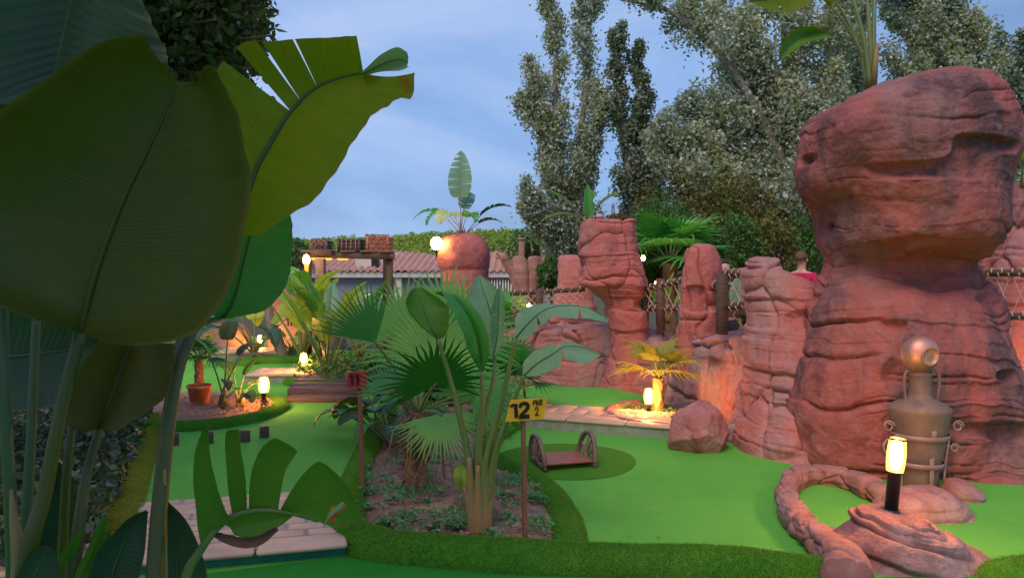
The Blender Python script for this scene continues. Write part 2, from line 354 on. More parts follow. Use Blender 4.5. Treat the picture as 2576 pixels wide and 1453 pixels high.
SHRUB = foliage_mat('shrub_leaf', (.03, .12, .03), (.08, .22, .05), (.10, .2, .06), .25)
WEED = foliage_mat('weed_leaf', (.06, .26, .09), (.14, .42, .15), (.20, .27, .20), .25)
IVY = foliage_mat('ivy_leaf', (.015, .07, .02), (.07, .085, .06), (.10, .13, .09), .1, .4)
WOODS = foliage_mat('far_wood_leaf', (.18, .30, .06), (.34, .46, .10), (.34, .44, .12), .35)
SKIN = simple('skin', (.55, .30, .22), (.58, .33, .25), 8, rough=.5, bstr=0)
HAIR = simple('dark_hair', (.02, .014, .012), (.04, .025, .02), 30, rough=.6)
CLOTH_R = simple('magenta_cloth', (.55, .02, .10), (.48, .02, .09), 8, rough=.9)
CLOTH_B = simple('black_cloth', (.02, .02, .028), (.03, .03, .035), 8, rough=.9)
CLOTH_J = simple('jeans_cloth', (.06, .08, .14), (.08, .10, .17), 12, rough=.9)
GLOW = lamp_mat('lit_lamp_shade', (1, .40, .08), 110, .30, .52, 1.6)
def shade_mat(name, col, st, fac):
    b = NB(name); e = b.n('Emission'); e.inputs[0].default_value = (*col, 1); e.inputs[1].default_value = st; t = b.n('BsdfTransparent'); t.inputs[0].default_value = (1, .86, .66, 1)
    m = b.n('MixShader'); m.inputs[0].default_value = fac; b.l(t.outputs[0], m.inputs[1]); b.l(e.outputs[0], m.inputs[2]); return b.done(m.outputs[0])
SHADE = shade_mat('amber_lamp_shade', (1, .50, .11), 3.2, .42); BULB = emit_mat('white_hot_bulb', (1, .46, .13), 380)
GLOW_S = emit_mat('lit_bulb', (1, .48, .13), 50)
AMBER = emit_mat('amber_glass', (1, .40, .05), 1.3)
ROPE_D = simple('weathered_net', (.27, .19, .165), (.19, .135, .12), 30, rough=.95, bs=120, bstr=.6)
WOOD_T = simple('tarred_wood', (.055, .04, .04), (.095, .07, .068), 3, rough=.8, bs=12, bstr=.5, bd=.01)
PANEL = simple('floodlight_glass', (.62, .56, .54), (.55, .5, .5), 5, rough=.15, bstr=0)
# ---------------------------------------------------------------- the setting: earth, turf lanes, beds
def sheet(name, pts, z, mat, kind='structure', res=None):
    pts = np.asarray(pts, float); V = np.c_[pts[:, 0], pts[:, 1], np.full(len(pts), z)]
    return MB().add(V, [np.arange(len(V))[None, :]]).build(name, mat, kind=kind, smooth=False)
def polyG(px, z, n=None, close=True):
    p = np.array([G(x, y, z)[:2] for x, y in px])
    if n: p = spline(np.vstack([p, p[:1]]), n)[:-1]
    return p
sheet('ground', [(-300, -60), (300, -60), (300, 600), (-300, 600)], -.03, EARTH)
sheet('putting_green', [(-7.5, -3), (5.5, -3), (5.5, 11.5), (0.2, 11.5), (-7.5, 20)], 0, TURF)
ZL = .07
sheet('shaded_lower_green', polyG([(300, 1700), (480, 1446), (880, 1396), (1000, 1390), (1500, 1408), (1900, 1428), (2200, 1452), (2700, 1440), (2900, 1800)], .004), .004, TURF_N)
sheet('raised_lane', polyG([(318, 1275), (385, 1070), (450, 1048), (700, 1012), (980, 1012), (950, 1060), (890, 1215), (880, 1330), (520, 1400)], ZL), ZL, TURF)
# gently domed mound of longer turf round the toy bridge
c0 = G(1424, 1157, 0); ax_, ay_ = .60, .62
rr = np.linspace(1, 0.02, 9); th = np.linspace(0, 2*PI, 72, endpoint=False)
R = np.array([[[c0[0]+ax_*r*math.cos(t)*(1+.03*math.sin(3*t)), c0[1]+ay_*r*math.sin(t), .004+.028*(1-r**2.2)] for t in th] for r in rr])
m = MB().grid(R, True, False, True)
MOUND = m.build('turf_mound', TURF3, kind='structure')
def pile(mb, pts, nrmv, n, rng, h=.011, w=.0016):
    """short fibres standing on a surface sampled by points and normals"""
    k = rng.integers(0, len(pts), n); p = pts[k]+np.cross(nrmv[k], rng.normal(size=(n, 3)))*.022; d = nrmv[k]+rng.normal(size=(n, 3))*.55; d /= np.linalg.norm(d, axis=1)[:, None]
    s = np.cross(d, rng.normal(size=(n, 3))); s /= np.linalg.norm(s, axis=1)[:, None]; hh = h*rng.uniform(.6, 1.3, (n, 1))
    V = np.stack([p-s*w, p+s*w, p+d*hh], 1).reshape(-1, 3); r = np.repeat(rng.uniform(0, 1, n), 3)
    mb.add(V, [np.arange(3*n).reshape(n, 3)], np.stack([r*0, r*0, r], 1))
def turf_curb(path, w, h, label, nb=0, seed=1, taper=True, group='rolled turf kerbs', mt=None, pm_=None):
    path = np.asarray(path, float); Ln = np.linalg.norm(np.diff(path, axis=0), axis=1).sum(); n = max(24, int(Ln/.03))
    c = spline(path, n); t = np.gradient(c, axis=0); t[:, 2] = 0; t /= np.linalg.norm(t, axis=1)[:, None]; s = np.c_[t[:, 1], -t[:, 0], 0*t[:, 0]]
    a = np.linspace(-.12*PI, 1.12*PI, 22); R = np.zeros((n, 22, 3)); Nn = R.copy()
    k = np.ones(n)
    if taper: e = np.minimum(np.arange(n), np.arange(n)[::-1])*Ln/n; k = np.sqrt(np.clip(e/(w*.9), .03, 1))
    ww = w*(1+.06*vnoise(np.c_[c[:, :2]*2.2, c[:, 2]*0+seed]))*k; hh = h*(1+.08*vnoise(np.c_[c[:, :2]*1.7, c[:, 2]*0+seed+9]))*k
    for j, al in enumerate(a):
        R[:, j] = c+s*(np.cos(al)*ww)[:, None]; R[:, j, 2] += np.sin(al)*hh
        Nn[:, j] = s*np.cos(al)+np.array([0, 0, 1.])*np.sin(al)
    R += Nn*(.006*fbm(R*9, 3, seed))[..., None]
    root = thing('turf_kerb', label, 'kerb', c[n//2]-np.array([0, 0, 0]), group)
    MB().grid(R, False, True, True).build('turf_roll', mt or TURF2, root)
    if nb:
        mb = MB(); sel = slice(2, 20); pile(mb, R[:, sel].reshape(-1, 3), Nn[:, sel].reshape(-1, 3), int(nb*2.4), np.random.default_rng(seed)); mb.build('turf_fibres', pm_ or PILE, root, kind='stuff')
    return root
def gpath(px, z): return np.array([G(x, y, z)-np.array([0, 0, z])+np.array([0, 0, 0.]) for x, y in px])
Zc = .10
turf_curb(gpath([(866, 1275), (878, 1318), (940, 1352), (1100, 1370), (1300, 1383), (1500, 1391), (1700, 1398), (1900, 1412), (2080, 1432), (2160, 1443)], Zc-.02), .135, .135, 'long rolled turf kerb crossing the front of the photo below the planting bed', 42000, 2)
turf_curb(gpath([(1432, 1390), (1432, 1330), (1415, 1275), (1380, 1225), (1330, 1190), (1270, 1168), (1225, 1130), (1235, 1095), (1290, 1062), (1345, 1050)], .06), .105, .085, 'rolled turf kerb curving between the planting bed and the toy bridge lane', 22000, 3)
turf_curb(gpath([(866, 1300), (876, 1240), (890, 1190), (915, 1130), (940, 1085), (960, 1045), (985, 1015)], .11)+np.array([0, 0, .03]), .10, .085, 'rolled turf kerb behind the red sign along the left lane', 14000, 4)
turf_curb(gpath([(255, 1360), (275, 1310), (312, 1210), (345, 1130), (365, 1075), (382, 1040)], .09)+np.array([0, 0, .05]), .165, .07, 'broad flat olive turf kerb between the ivy and the left lane', 22000, 5, mt=TURF_O, pm_=PILE_O)
turf_curb(gpath([(300, 1055), (400, 1062), (480, 1062), (560, 1055), (640, 1040), (690, 1022), (706, 1008), (690, 998), (640, 992)], .14)+np.array([0, 0, .05]), .10, .10, 'rounded turf kerb round the bed with the terracotta pot', 14000, 6, False)
turf_curb(gpath([(716, 930), (735, 948), (775, 957), (800, 950)], .1), .12, .10, 'short turf kerb in front of the second small lamp', 4000, 7)
turf_curb(gpath([(752, 972), (790, 966), (830, 966), (868, 966)], .1), .15, .15, 'plump dark turf hump at the foot of the tall leafy clump', 6000, 8)
turf_curb(gpath([(600, 908), (650, 902), (720, 900), (790, 900)], .08), .15, .11, 'far low turf kerb beside the leaning trunk', 3000, 9)
turf_curb(gpath([(2500, 1440), (2560, 1425), (2640, 1415), (2760, 1410)], .08), .16, .11, 'turf kerb end at the right edge beside the slab rock', 5000, 10)
# soil beds
def bed(name, px, z, h, seed):
    b = polyG(px, z, 180); c = b.mean(0); rr = np.linspace(1, .03, 70)
    R = np.array([[[*(c+(q-c)*r), 0] for q in b] for r in rr]); R[..., 2] = z+h*(1-rr[:, None]**2)+(.022*fbm(R*5, 4, seed)+.016*np.clip(fbm(R*21, 3, seed+1), -.2, 1))*(1-rr[:, None]**8)
    return MB().grid(R, True, False, True).build(name, SOIL, kind='structure')
bed('planting_bed', [(880, 1300), (960, 1365), (1200, 1392), (1420, 1392), (1405, 1290), (1370, 1225), (1270, 1172), (1228, 1130), (1240, 1060), (1150, 1000), (1000, 1010), (930, 1100), (900, 1190)], .02, .05, 3)
bed('pot_bed', [(330, 1060), (480, 1063), (620, 1045), (690, 1022), (690, 1000), (600, 985), (440, 985), (330, 1000)], .09, .04, 4)
bed('back_bed', [(735, 945), (800, 955), (1000, 985), (1150, 950), (1000, 905), (760, 915)], .05, .05, 5)
bed('lamp_bed', [(1545, 1050), (1620, 1068), (1760, 1078), (1850, 1085), (1820, 1040), (1640, 1010), (1560, 1022)], .05, .02, 6)
bed('ivy_bed', [(-500, 1500), (180, 1420), (262, 1345), (330, 1180), (384, 1045), (300, 1010), (0, 1010), (-500, 1100)], .02, .09, 7)
# ---- tiled steps: each tile a part
def tile_step(name, label, o, u, v, rows, z, th, riser, group=None):
    """o front corner, u along the front, v away; rows = list of (v0, v1, [tile widths], offset)"""
    root = thing(name, label, 'step', (o[0], o[1], 0)); u = np.array([*nrm(u), 0]); v = np.array([*nrm(v), 0]); o = np.array([o[0], o[1], 0.])
    R = np.stack([u, np.cross([0, 0, 1], u), [0, 0, 1]], 1); rng = random.Random(len(label)); wmax = max(sum(r[2]) for r in rows); vmax = rows[-1][1]
    MB().box(o+u*wmax/2+v*(vmax/2+.012), (wmax, vmax-.024, z-th+.004), R).build('step_body', riser, root, smooth=False).location[2] = (z-th)/2
    MB().box(o+u*wmax/2+v*(vmax/2+.02), (wmax-.02, vmax-.04, th*.8), R).build('mortar_bed', GROUT, root, smooth=False).location[2] = z-th*.55
    for v0, v1, ws, off in rows:
        x = off
        for w in ws:
            a = max(x, 0); b_ = min(x+w, wmax); x += w
            if b_-a < .03: continue
            j = rng.uniform(-.002, .002)
            t = MB().box(o+u*(a+b_)/2+v*(v0+v1)/2+np.array([0, 0, z-th/2+j]), (b_-a-.010, v1-v0-.010, th), R @ rotz(rng.uniform(-.006, .006)), min(.012, th*.4)).build('tile', TILE, root)
    return root
fr, fl = G(876, 1366, .075), G(523, 1397, .075); u = (fl-fr)[:2]; v = np.array([u[1], -u[0]]); v = -v if v[1] < 0 else v
rows = [(-.03, .17, [.50]*4, 0)]
for k in range(8): rows.append((.17+k*.115, .285+k*.115, [.235]*10, -.118*(k % 2)))
tile_step('tiled_step', 'pale terracotta tiled step with a rounded front edge behind the torn leaf', fr[:2], u, v, rows, .088, .035, RISER)
fl2, fr2 = G(1290, 1048, .11), G(1530, 1066, .11); u2 = (fr2-fl2)[:2]; v2 = np.array([-u2[1], u2[0]])
tile_step('tiled_step', 'narrow pink tiled step leading up to the back green', fl2[:2], u2, v2, [(0, .28, [.62, .62, .62], -.05), (.28, .55, [.17]*8, 0), (.55, .8, [.3]*5, -.1)], .13, .035, CONC)
fl3 = G(612, 945, .12); tile_step('tiled_step', 'far pink tiled step behind the nearest left lamp', fl3[:2], (1, 0), (0, 1), [(0, .3, [.5, .5], 0), (.3, .8, [.25]*4, -.1)], .14, .04, CONC)
fl4 = G(515, 888, .12); tile_step('tiled_step', 'farthest pink tiled step below the purple rock at left', fl4[:2], (1, .02), (0, 1), [(0, .35, [.5, .5, .5], -.1), (.35, .9, [.25]*6, 0)], .14, .05, CONC)
# raised greens behind the two far steps of the right lane
sheet('back_green', polyG([(1290, 1022), (1540, 1035), (1640, 1000), (1540, 975), (1250, 968), (1150, 990)], .1), .1, TURF)
# ---------------------------------------------------------------- artificial rocks
def strata_disp(Pw, Nn, st=.10, ledge=.05, groove=.05, crack=.0, cs=1.6, lump=.08, fine=.012, seed=0, wob=.05, gw=.014, fin=.05, zs=None, tilt=0.):
    rng = np.random.default_rng(seed); z = Pw[..., 2]+tilt*Pw[..., 0]+wob*fbm(Pw*np.array([1.3, 1.3, .6]), 3, seed+1)+.012*vnoise(Pw*9, seed+2)
    b = np.cumsum(rng.uniform(.35, 1.9, 400)*st)-8*st*0-2.; idx = np.searchsorted(b, z); lo_ = b[np.clip(idx-1, 0, 399)]; hi_ = b[np.clip(idx, 0, 399)]
    dist = np.minimum(z-lo_, hi_-z)
    q = np.stack([Pw[..., 0]*1.1, Pw[..., 1]*1.1, idx*7.31], -1); off = vnoise(q, seed+3)
    nearer = np.where(z-lo_ < hi_-z, idx-1, idx); gm = vnoise(np.stack([Pw[..., 0]*1.5, Pw[..., 1]*1.5, nearer*5.77], -1), seed+4)
    gm = np.clip((gm+.02)*2.4, 0, 1)
    b2 = np.cumsum(rng.uniform(.3, 1.8, 900)*st*.36)-2.; z2 = z+.03*vnoise(Pw*np.array([2.5, 2.5, 1]), seed+31); i2 = np.searchsorted(b2, z2); l2 = b2[np.clip(i2-1, 0, 899)]; h2 = b2[np.clip(i2, 0, 899)]; d2 = np.minimum(z2-l2, h2-z2)
    fm = np.clip((fbm(Pw*np.array([.8, .8, .5]), 3, seed+33)+fin)*3, 0, 1); o2 = vnoise(np.stack([Pw[..., 0]*1.8, Pw[..., 1]*1.8, i2*3.17], -1), seed+34)
    d = ledge*np.sign(off)*np.abs(off)**.6*np.clip(dist/.012, 0, 1)-groove*np.exp(-dist/gw)*gm+fm*(ledge*.55*o2*np.clip(d2/.008, 0, 1)-groove*.32*np.exp(-d2/(gw*.6))*np.clip(o2*3+.3, 0, 1))
    if zs is not None: d = d*zs(Pw)
    if crack:
        f1, f2, tl = voro(np.stack([Pw[..., 0]*cs, Pw[..., 1]*cs, Pw[..., 2]*cs*.75], -1)+.25*np.stack([fbm(Pw*2, 2, seed+21), fbm(Pw*2, 2, seed+22), fbm(Pw*2, 2, seed+23)], -1), seed+5)
        e = f2-f1; cm = np.clip((vnoise(Pw*1.1, seed+6)+.45)*2, 0, 1); d = d-crack*1.1*np.exp(-e/.035)*cm-crack*.22*np.clip(.12-e, 0, .12)/.12+crack*.9*tl
    d = d+lump*fbm(Pw*1.4, 3, seed+7)+fine*fbm(Pw*9, 4, seed+8)-.35*fine*np.abs(fbm(Pw*24, 3, seed+9))
    pits = vnoise(Pw*np.array([2.3, 2.3, 5]), seed+11); d = d-groove*1.1*np.clip((pits-.62)*5, 0, 1)
    return d
def gridnormals(R, closed):
    du = np.gradient(R, axis=0); dv = (np.roll(R, -1, 1)-np.roll(R, 1, 1)) if closed else np.gradient(R, axis=1)
    n = np.cross(du, dv); return n/(np.linalg.norm(n, axis=2)[..., None]+1e-9)
def loft_rock(name, label, mat, levels, Y, ry, nu=160, nv=200, p=2.5, seed=0, yc=None, cat='rock', group=None, build=True, rxs=1., dx=0., **kw):
    """levels (ypx, xleft, xright); ry half depth (number or per level); yc depth shift per level"""
    lv = np.asarray(levels, float); k = len(lv); ry = np.broadcast_to(np.asarray(ry, float), (k,)); yc = np.zeros(k) if yc is None else np.asarray(yc, float)
    rows = []
    for (y, a, b), r, s in zip(lv, ry, yc):
        A, B = P(a, y, Y), P(b, y, Y); rows.append([A[2], (A[0]+B[0])/2+dx, Y+s, max(.01, (B[0]-A[0])/2*rxs), r])
    rows = spline(np.array(rows), nu*4)
    arc = np.concatenate([[0], np.cumsum(np.linalg.norm(np.diff(rows[:, [0, 3]], axis=0), axis=1))]); tt = np.linspace(0, arc[-1], nu)
    rows = np.stack([np.interp(tt, arc, rows[:, i]) for i in range(5)], 1)
    th = np.linspace(0, 2*PI, nv, endpoint=False); c, s = np.cos(th), np.sin(th); sr = (np.abs(c)**p+np.abs(s)**p)**(-1/p)
    top = np.clip(np.arange(nu)/max(1, nu*.04), .02, 1)**.5
    R = np.stack([rows[:, 1:2]+rows[:, 3:4]*sr*c, rows[:, 2:3]+rows[:, 4:5]*np.minimum(1, (rows[:, 3:4]/(rows[:, 3:4].max()*.35)))**.5*sr*s, rows[:, 0:1]+0*c], -1)
    Nn = gridnormals(R, True)
    if (Nn[nu//2, 0, 0]) < 0: Nn = -Nn
    d = strata_disp(R, Nn, seed=seed, **kw); R = R+Nn*d[..., None]
    m = MB().grid(R[::-1], True, True, True)
    if not build: return m
    o = m.build(name, mat, loc=(rows[-1, 1], Y, max(0, rows[-1, 0])))
    return tag(o, label, cat, group)
def wall_rock(name, label, mat, path, top, thick, nu=300, nv=90, seed=0, lean=.12, cat='rock', group=None, z0=-.06, **kw):
    """rock wall along ground path (x,y); top heights per path point; front side is to the right-hand/camera side"""
    pt = np.c_[np.asarray(path, float)[:, :2], np.asarray(top, float)]; c = spline(pt, nu)
    t = np.gradient(c[:, :2], axis=0); t /= np.linalg.norm(t, axis=1)[:, None]; nf = np.c_[t[:, 1], -t[:, 0]]
    th = np.broadcast_to(np.asarray(thick, float), (nu,))
    v = np.linspace(0, 1, nv); R = np.zeros((nu, nv, 3)); hN = np.zeros(nv); oN = np.zeros(nv)
    for j, a in enumerate(v):   # up the front, over the top, down the back
        if a < .5: h, o = a/.5*.93, 0
        elif a < .72: q = (a-.5)/.22; h, o = .93+.07*math.sin(q*PI), q
        else: h, o = .93*(1-(a-.72)/.28), 1
        hN[j], oN[j] = h, o
    for j in range(nv):
        z = z0+(c[:, 2]-z0)*hN[j]; off = -th*oN[j]-lean*hN[j]*(1 if oN[j] < 1 else .3)
        R[:, j, 0] = c[:, 0]+nf[:, 0]*off; R[:, j, 1] = c[:, 1]+nf[:, 1]*off; R[:, j, 2] = z
    Nn = gridnormals(R, False)
    if Nn[nu//2, 5] @ np.array([*nf[nu//2], 0]) < 0: Nn = -Nn
    R = R+Nn*strata_disp(R, Nn, seed=seed, **kw)[..., None]
    o = MB().grid(R, False, True, True).build(name, mat, loc=(c[nu//2, 0], c[nu//2, 1], 0)); return tag(o, label, cat, group)
def sweep_rock(name, label, mat, path, rw, rh, nu=160, nv=40, seed=0, cat='rock', closed=False, **kw):
    c = spline(path, nu); t = np.gradient(c, axis=0); t[:, 2] = 0; t /= np.linalg.norm(t, axis=1)[:, None]; s = np.c_[t[:, 1], -t[:, 0], 0*t[:, 0]]
    rw = np.broadcast_to(np.interp(np.linspace(0, 1, nu), np.linspace(0, 1, len(np.atleast_1d(rw))), np.atleast_1d(rw)), (nu,)); rh = np.interp(np.linspace(0, 1, nu), np.linspace(0, 1, len(np.atleast_1d(rh))), np.atleast_1d(rh))
    a = np.linspace(0, 2*PI, nv, endpoint=False); p = 2.6; sr = (np.abs(np.cos(a))**p+np.abs(np.sin(a))**p)**(-1/p)
    R = c[:, None, :]+s[:, None, :]*(rw[:, None]*sr*np.cos(a))[..., None]; R[..., 2] += rh[:, None]*sr*np.sin(a)
    Nn = gridnormals(R, True); out_ = R-c[:, None, :]
    if (Nn*out_).sum() < 0: Nn = -Nn
    R = R+Nn*strata_disp(R, Nn, seed=seed, **kw)[..., None]
    o = MB().grid(R, True, True, True).build(name, mat, loc=c[nu//2]*np.array([1, 1, 0])); return tag(o, label, cat)

# the great overhanging pillar
loft_rock('rock_pillar', 'huge red overhanging rock pillar with a bulging head at the right', RED_DARK,
    [(202, 2300, 2380), (208, 2262, 2418), (224, 2200, 2452), (252, 2118, 2490), (290, 2040, 2508), (340, 2010, 2522), (400, 2003, 2526), (460, 2008, 2521), (510, 2036, 2506), (545, 2056, 2498), (612, 2070, 2480), (655, 2080, 2468), (700, 2066, 2484), (760, 2032, 2500), (860, 2004, 2540), (960, 1972, 2600), (1080, 1950, 2680), (1170, 1950, 2740), (1270, 1952, 2790)],
    6.5, [.3, .45, .6, .75, .86, .92, .93, .92, .91, .89, .84, .44, .46, .62, .76, .82, .88, .92, .95], 520, 640, 2.15, 11, rxs=.935, dx=-.015, zs=lambda p: .30+.70*np.clip((1.75-p[..., 2])/.35, 0, 1)+.7*np.clip((p[..., 2]-2.95)/.15, 0, 1)+.5*np.clip(fbm(p*1.1, 2, 77)*3-.3, 0, 1),
    yc=[0, 0, 0, 0, 0, 0, 0, 0, 0, 0, .0, .1, .1, 0, 0, 0, 0, 0, 0], st=.30, ledge=.030, groove=.075, crack=.006, cs=.9, lump=.10, fine=.020, wob=.16, gw=.013, fin=.22)
loft_rock('rock_shoulder', 'blocky dark pink rock with a rounded top leaning against the great pillar', PINK,
    [(638, 1925, 1950), (645, 1908, 1975), (662, 1899, 1986), (688, 1894, 2004), (710, 1892, 2060), (750, 1892, 2110), (800, 1890, 2150), (900, 1884, 2170), (1000, 1868, 2180), (1080, 1850, 2190), (1170, 1840, 2190)],
    7.0, [.2, .3, .4, .44, .46, .48, .5, .55, .62, .7, .8], 260, 300, 2.5, 14, yc=[.25, .25, .25, .22, .2, .15, .1, 0, -.05, -.15, -.2], st=.2, ledge=.03, groove=.05, crack=.05, cs=1.7, lump=.05, fine=.012, fin=.1)
# long low wall
W0 = [(1180, 966), (1310, 972), (1430, 974), (1510, 977), (1560, 990), (1620, 1003), (1690, 1020), (1760, 1042), (1830, 1070), (1880, 1100), (1925, 1128)]
wp = np.array([G(x, y, .0)[:2] for x, y in W0])
tops = [.80, .85, .88, .90, .80, .74, .80, .93, .98, .95, .7]
wall_rock('rock_wall', 'long low pinkish rock wall along the back of the right lanes', PINK, wp, tops, .75, 620, 120, 21, st=.30, ledge=.02, groove=.04, crack=.07, cs=1.5, lump=.08, fine=.014, fin=.1, wob=.12)
loft_rock('rock_tower', 'layered red rock tower with a flat top and an undercut left side', RED,
    [(548, 1490, 1575), (550, 1475, 1590), (560, 1464, 1602), (600, 1458, 1608), (640, 1452, 1614), (690, 1446, 1625), (715, 1447, 1627), (728, 1462, 1622), (745, 1492, 1618), (775, 1520, 1620), (830, 1533, 1622), (900, 1528, 1640), (985, 1505, 1680)],
    10.1, [.25, .3, .36, .4, .43, .45, .45, .42, .36, .34, .34, .36, .42], 300, 340, 2.6, 32, st=.24, ledge=.024, groove=.055, crack=.032, cs=1.5, lump=.06, fine=.014, wob=.12, fin=.12)
loft_rock('rock_finger', 'upright finger shaped red rock between two rope fences', RED,
    [(610, 1750, 1770), (613, 1738, 1783), (625, 1724, 1797), (660, 1718, 1809), (700, 1715, 1813), (740, 1712, 1815), (790, 1710, 1813), (830, 1706, 1815), (870, 1700, 1822), (930, 1690, 1830)],
    9.0, [.1, .15, .2, .23, .24, .25, .25, .26, .28, .3], 220, 240, 2.4, 43, st=.34, ledge=.014, groove=.05, crack=.035, cs=1.5, lump=.05, fine=.012, wob=.10)
loft_rock('rock_stump', 'low pink rock standing behind the left side of the tower', PINK,
    [(641, 1420, 1446), (645, 1408, 1462), (660, 1402, 1475), (720, 1398, 1490), (790, 1385, 1500), (945, 1375, 1515)], 12, [.2, .3, .35, .4, .45, .5], 100, 120, 2.6, 51, st=.3, ledge=.02, groove=.03, lump=.05, fine=.01)
loft_rock('rock_dome', 'smooth rounded red rock carrying a tall plant near the far lit lamp', RED,
    [(588, 1140, 1190), (591, 1128, 1202), (600, 1112, 1215), (618, 1102, 1226), (645, 1100, 1231), (668, 1103, 1230), (678, 1107, 1228), (690, 1110, 1229), (740, 1110, 1226), (800, 1108, 1225), (915, 1105, 1228)], 14, [.2, .3, .4, .46, .48, .46, .42, .43, .44, .45, .46], 140, 160, 2.3, 61, st=.9, ledge=.008, groove=.03, lump=.05, fine=.010, wob=.1)
m = loft_rock('', '', BROWN, [(640, 1300, 1312), (644, 1290, 1325), (660, 1282, 1332), (690, 1280, 1336), (725, 1292, 1340), (760, 1300, 1345), (930, 1296, 1352)], 13, [.1, .18, .22, .26, .28, .3, .3], 60, 80, 2.3, 71, build=False, st=.4, ledge=.01, groove=.02, lump=.05, fine=.012)
for lv, sd in (([(646, 1338, 1350), (650, 1330, 1360), (668, 1325, 1366), (695, 1322, 1366), (725, 1315, 1356), (770, 1310, 1350), (800, 1310, 1350)], 72), ([(640, 1262, 1268), (655, 1262, 1282), (680, 1272, 1300), (710, 1285, 1320), (780, 1300, 1330)], 73), ([(642, 1368, 1373), (655, 1360, 1374), (680, 1350, 1368), (720, 1330, 1352), (780, 1320, 1345)], 74)):
    q = loft_rock('', '', BROWN, lv, 13, .2, 50, 60, 2.2, sd, build=False, st=.4, ledge=.01, groove=.02, lump=.04, fine=.012)
    for V, Fq, S in zip(q.V, [q.Fc], q.S): m.add(V, [f for f in Fq], S)
tag(m.build('rock_fork', BROWN, loc=P(1320, 800, 13)*np.array([1, 1, 0])), 'lumpy grey brown rock shaped like a pair of open hands', 'rock')
loft_rock('rock_bluff', 'orange lit rock bluff behind the great pillar at the right edge', RED,
    [(440, 2620, 2700), (465, 2565, 2760), (500, 2540, 2800), (560, 2522, 2820), (640, 2500, 2840), (740, 2488, 2860), (860, 2480, 2880), (960, 2478, 2890), (1030, 2478, 2890)], 9.5, [.3, .5, .6, .65, .7, .7, .7, .7, .7], 200, 220, 2.8, 81, st=.16, ledge=.03, groove=.045, crack=.06, cs=1.8, lump=.05, fine=.01)
loft_rock('rock_mass', 'dark purple rock mass behind the left leafy clump', BROWN,
    [(708, 700, 740), (715, 690, 770), (740, 685, 810), (790, 680, 850), (850, 680, 870), (900, 680, 870)], 16, .6, 70, 90, 2.5, 91, st=.3, ledge=.03, groove=.03, lump=.1, fine=.02)
loft_rock('rock_hump', 'low purple rock hump behind the far yellow sign at left', BROWN,
    [(815, 545, 575), (818, 520, 600), (830, 500, 620), (860, 490, 630), (905, 490, 640)], 15.5, .6, 50, 80, 2.5, 95, st=.3, ledge=.02, groove=.02, lump=.05, fine=.01)
# kerbs of rock
sweep_rock('rock_kerb', 'pale rock kerb looping round the small green pocket by the jar', PALE,
    [G(x, y, .06) for x, y in [(2300, 1268), (2225, 1250), (2150, 1212), (2080, 1196), (2020, 1196), (1985, 1218), (1982, 1262), (2005, 1305), (2045, 1345), (2090, 1385), (2120, 1425), (2130, 1470)]], [.06, .075, .085, .085, .08, .08, .085, .09, .095, .1, .11, .12], [.09, .09, .08, .08, .08, .08, .08, .085, .09, .10, .12, .13], 320, 72, 101, st=.07, ledge=.014, groove=.018, crack=.03, cs=4.2, lump=.02, fine=.008, gw=.008)
sweep_rock('rock_kerb', 'low pale rock kerb round the little palm and its lamp', PALE,
    [G(x, y, .07) for x, y in [(1605, 1016), (1560, 1024), (1536, 1040), (1548, 1060), (1600, 1072), (1670, 1078), (1740, 1082), (1800, 1088), (1850, 1092), (1900, 1110)]], .075, [.07, .07, .08, .085, .085, .085, .085, .09, .12, .16], 220, 44, 105, st=.06, ledge=.012, groove=.014, crack=.022, cs=4.5, lump=.02, fine=.006, gw=.008)
loft_rock('slab_rock', 'stack of slanting rock slabs under the nearest lamp', PALE,
    [(1284, 2215, 2275), (1287, 2190, 2300), (1297, 2160, 2325), (1330, 2132, 2370), (1348, 2112, 2395), (1375, 2092, 2440), (1400, 2072, 2490), (1440, 2055, 2525), (1510, 2045, 2545), (1600, 2040, 2560)],
    4.2, [.1, .14, .2, .27, .3, .34, .38, .42, .46, .48], 300, 380, 2.3, 111, st=.075, ledge=.036, groove=.040, crack=.006, cs=2.2, lump=.04, fine=.013, wob=.05, gw=.009, tilt=.22, fin=.15)
loft_rock('flat_boulder', 'flat pink boulder lying on the green below the jar', PALE,
    [(1238, 2300, 2350), (1240, 2280, 2368), (1248, 2255, 2385), (1265, 2222, 2415), (1290, 2208, 2432), (1312, 2215, 2425), (1330, 2215, 2420)], 4.95, [.08, .12, .17, .22, .25, .24, .24], 90, 150, 2.4, 121, st=.08, ledge=.012, groove=.02, lump=.05, fine=.012)
loft_rock('round_boulder', 'rounded grey pink boulder tucked against the pillar right of the jar', PALE,
    [(1196, 2395, 2420), (1199, 2385, 2435), (1210, 2378, 2452), (1235, 2372, 2478), (1262, 2378, 2482), (1285, 2380, 2480)], 5.3, [.06, .1, .14, .18, .18, .18], 70, 110, 2.3, 125, st=.1, ledge=.01, groove=.015, lump=.05, fine=.01)
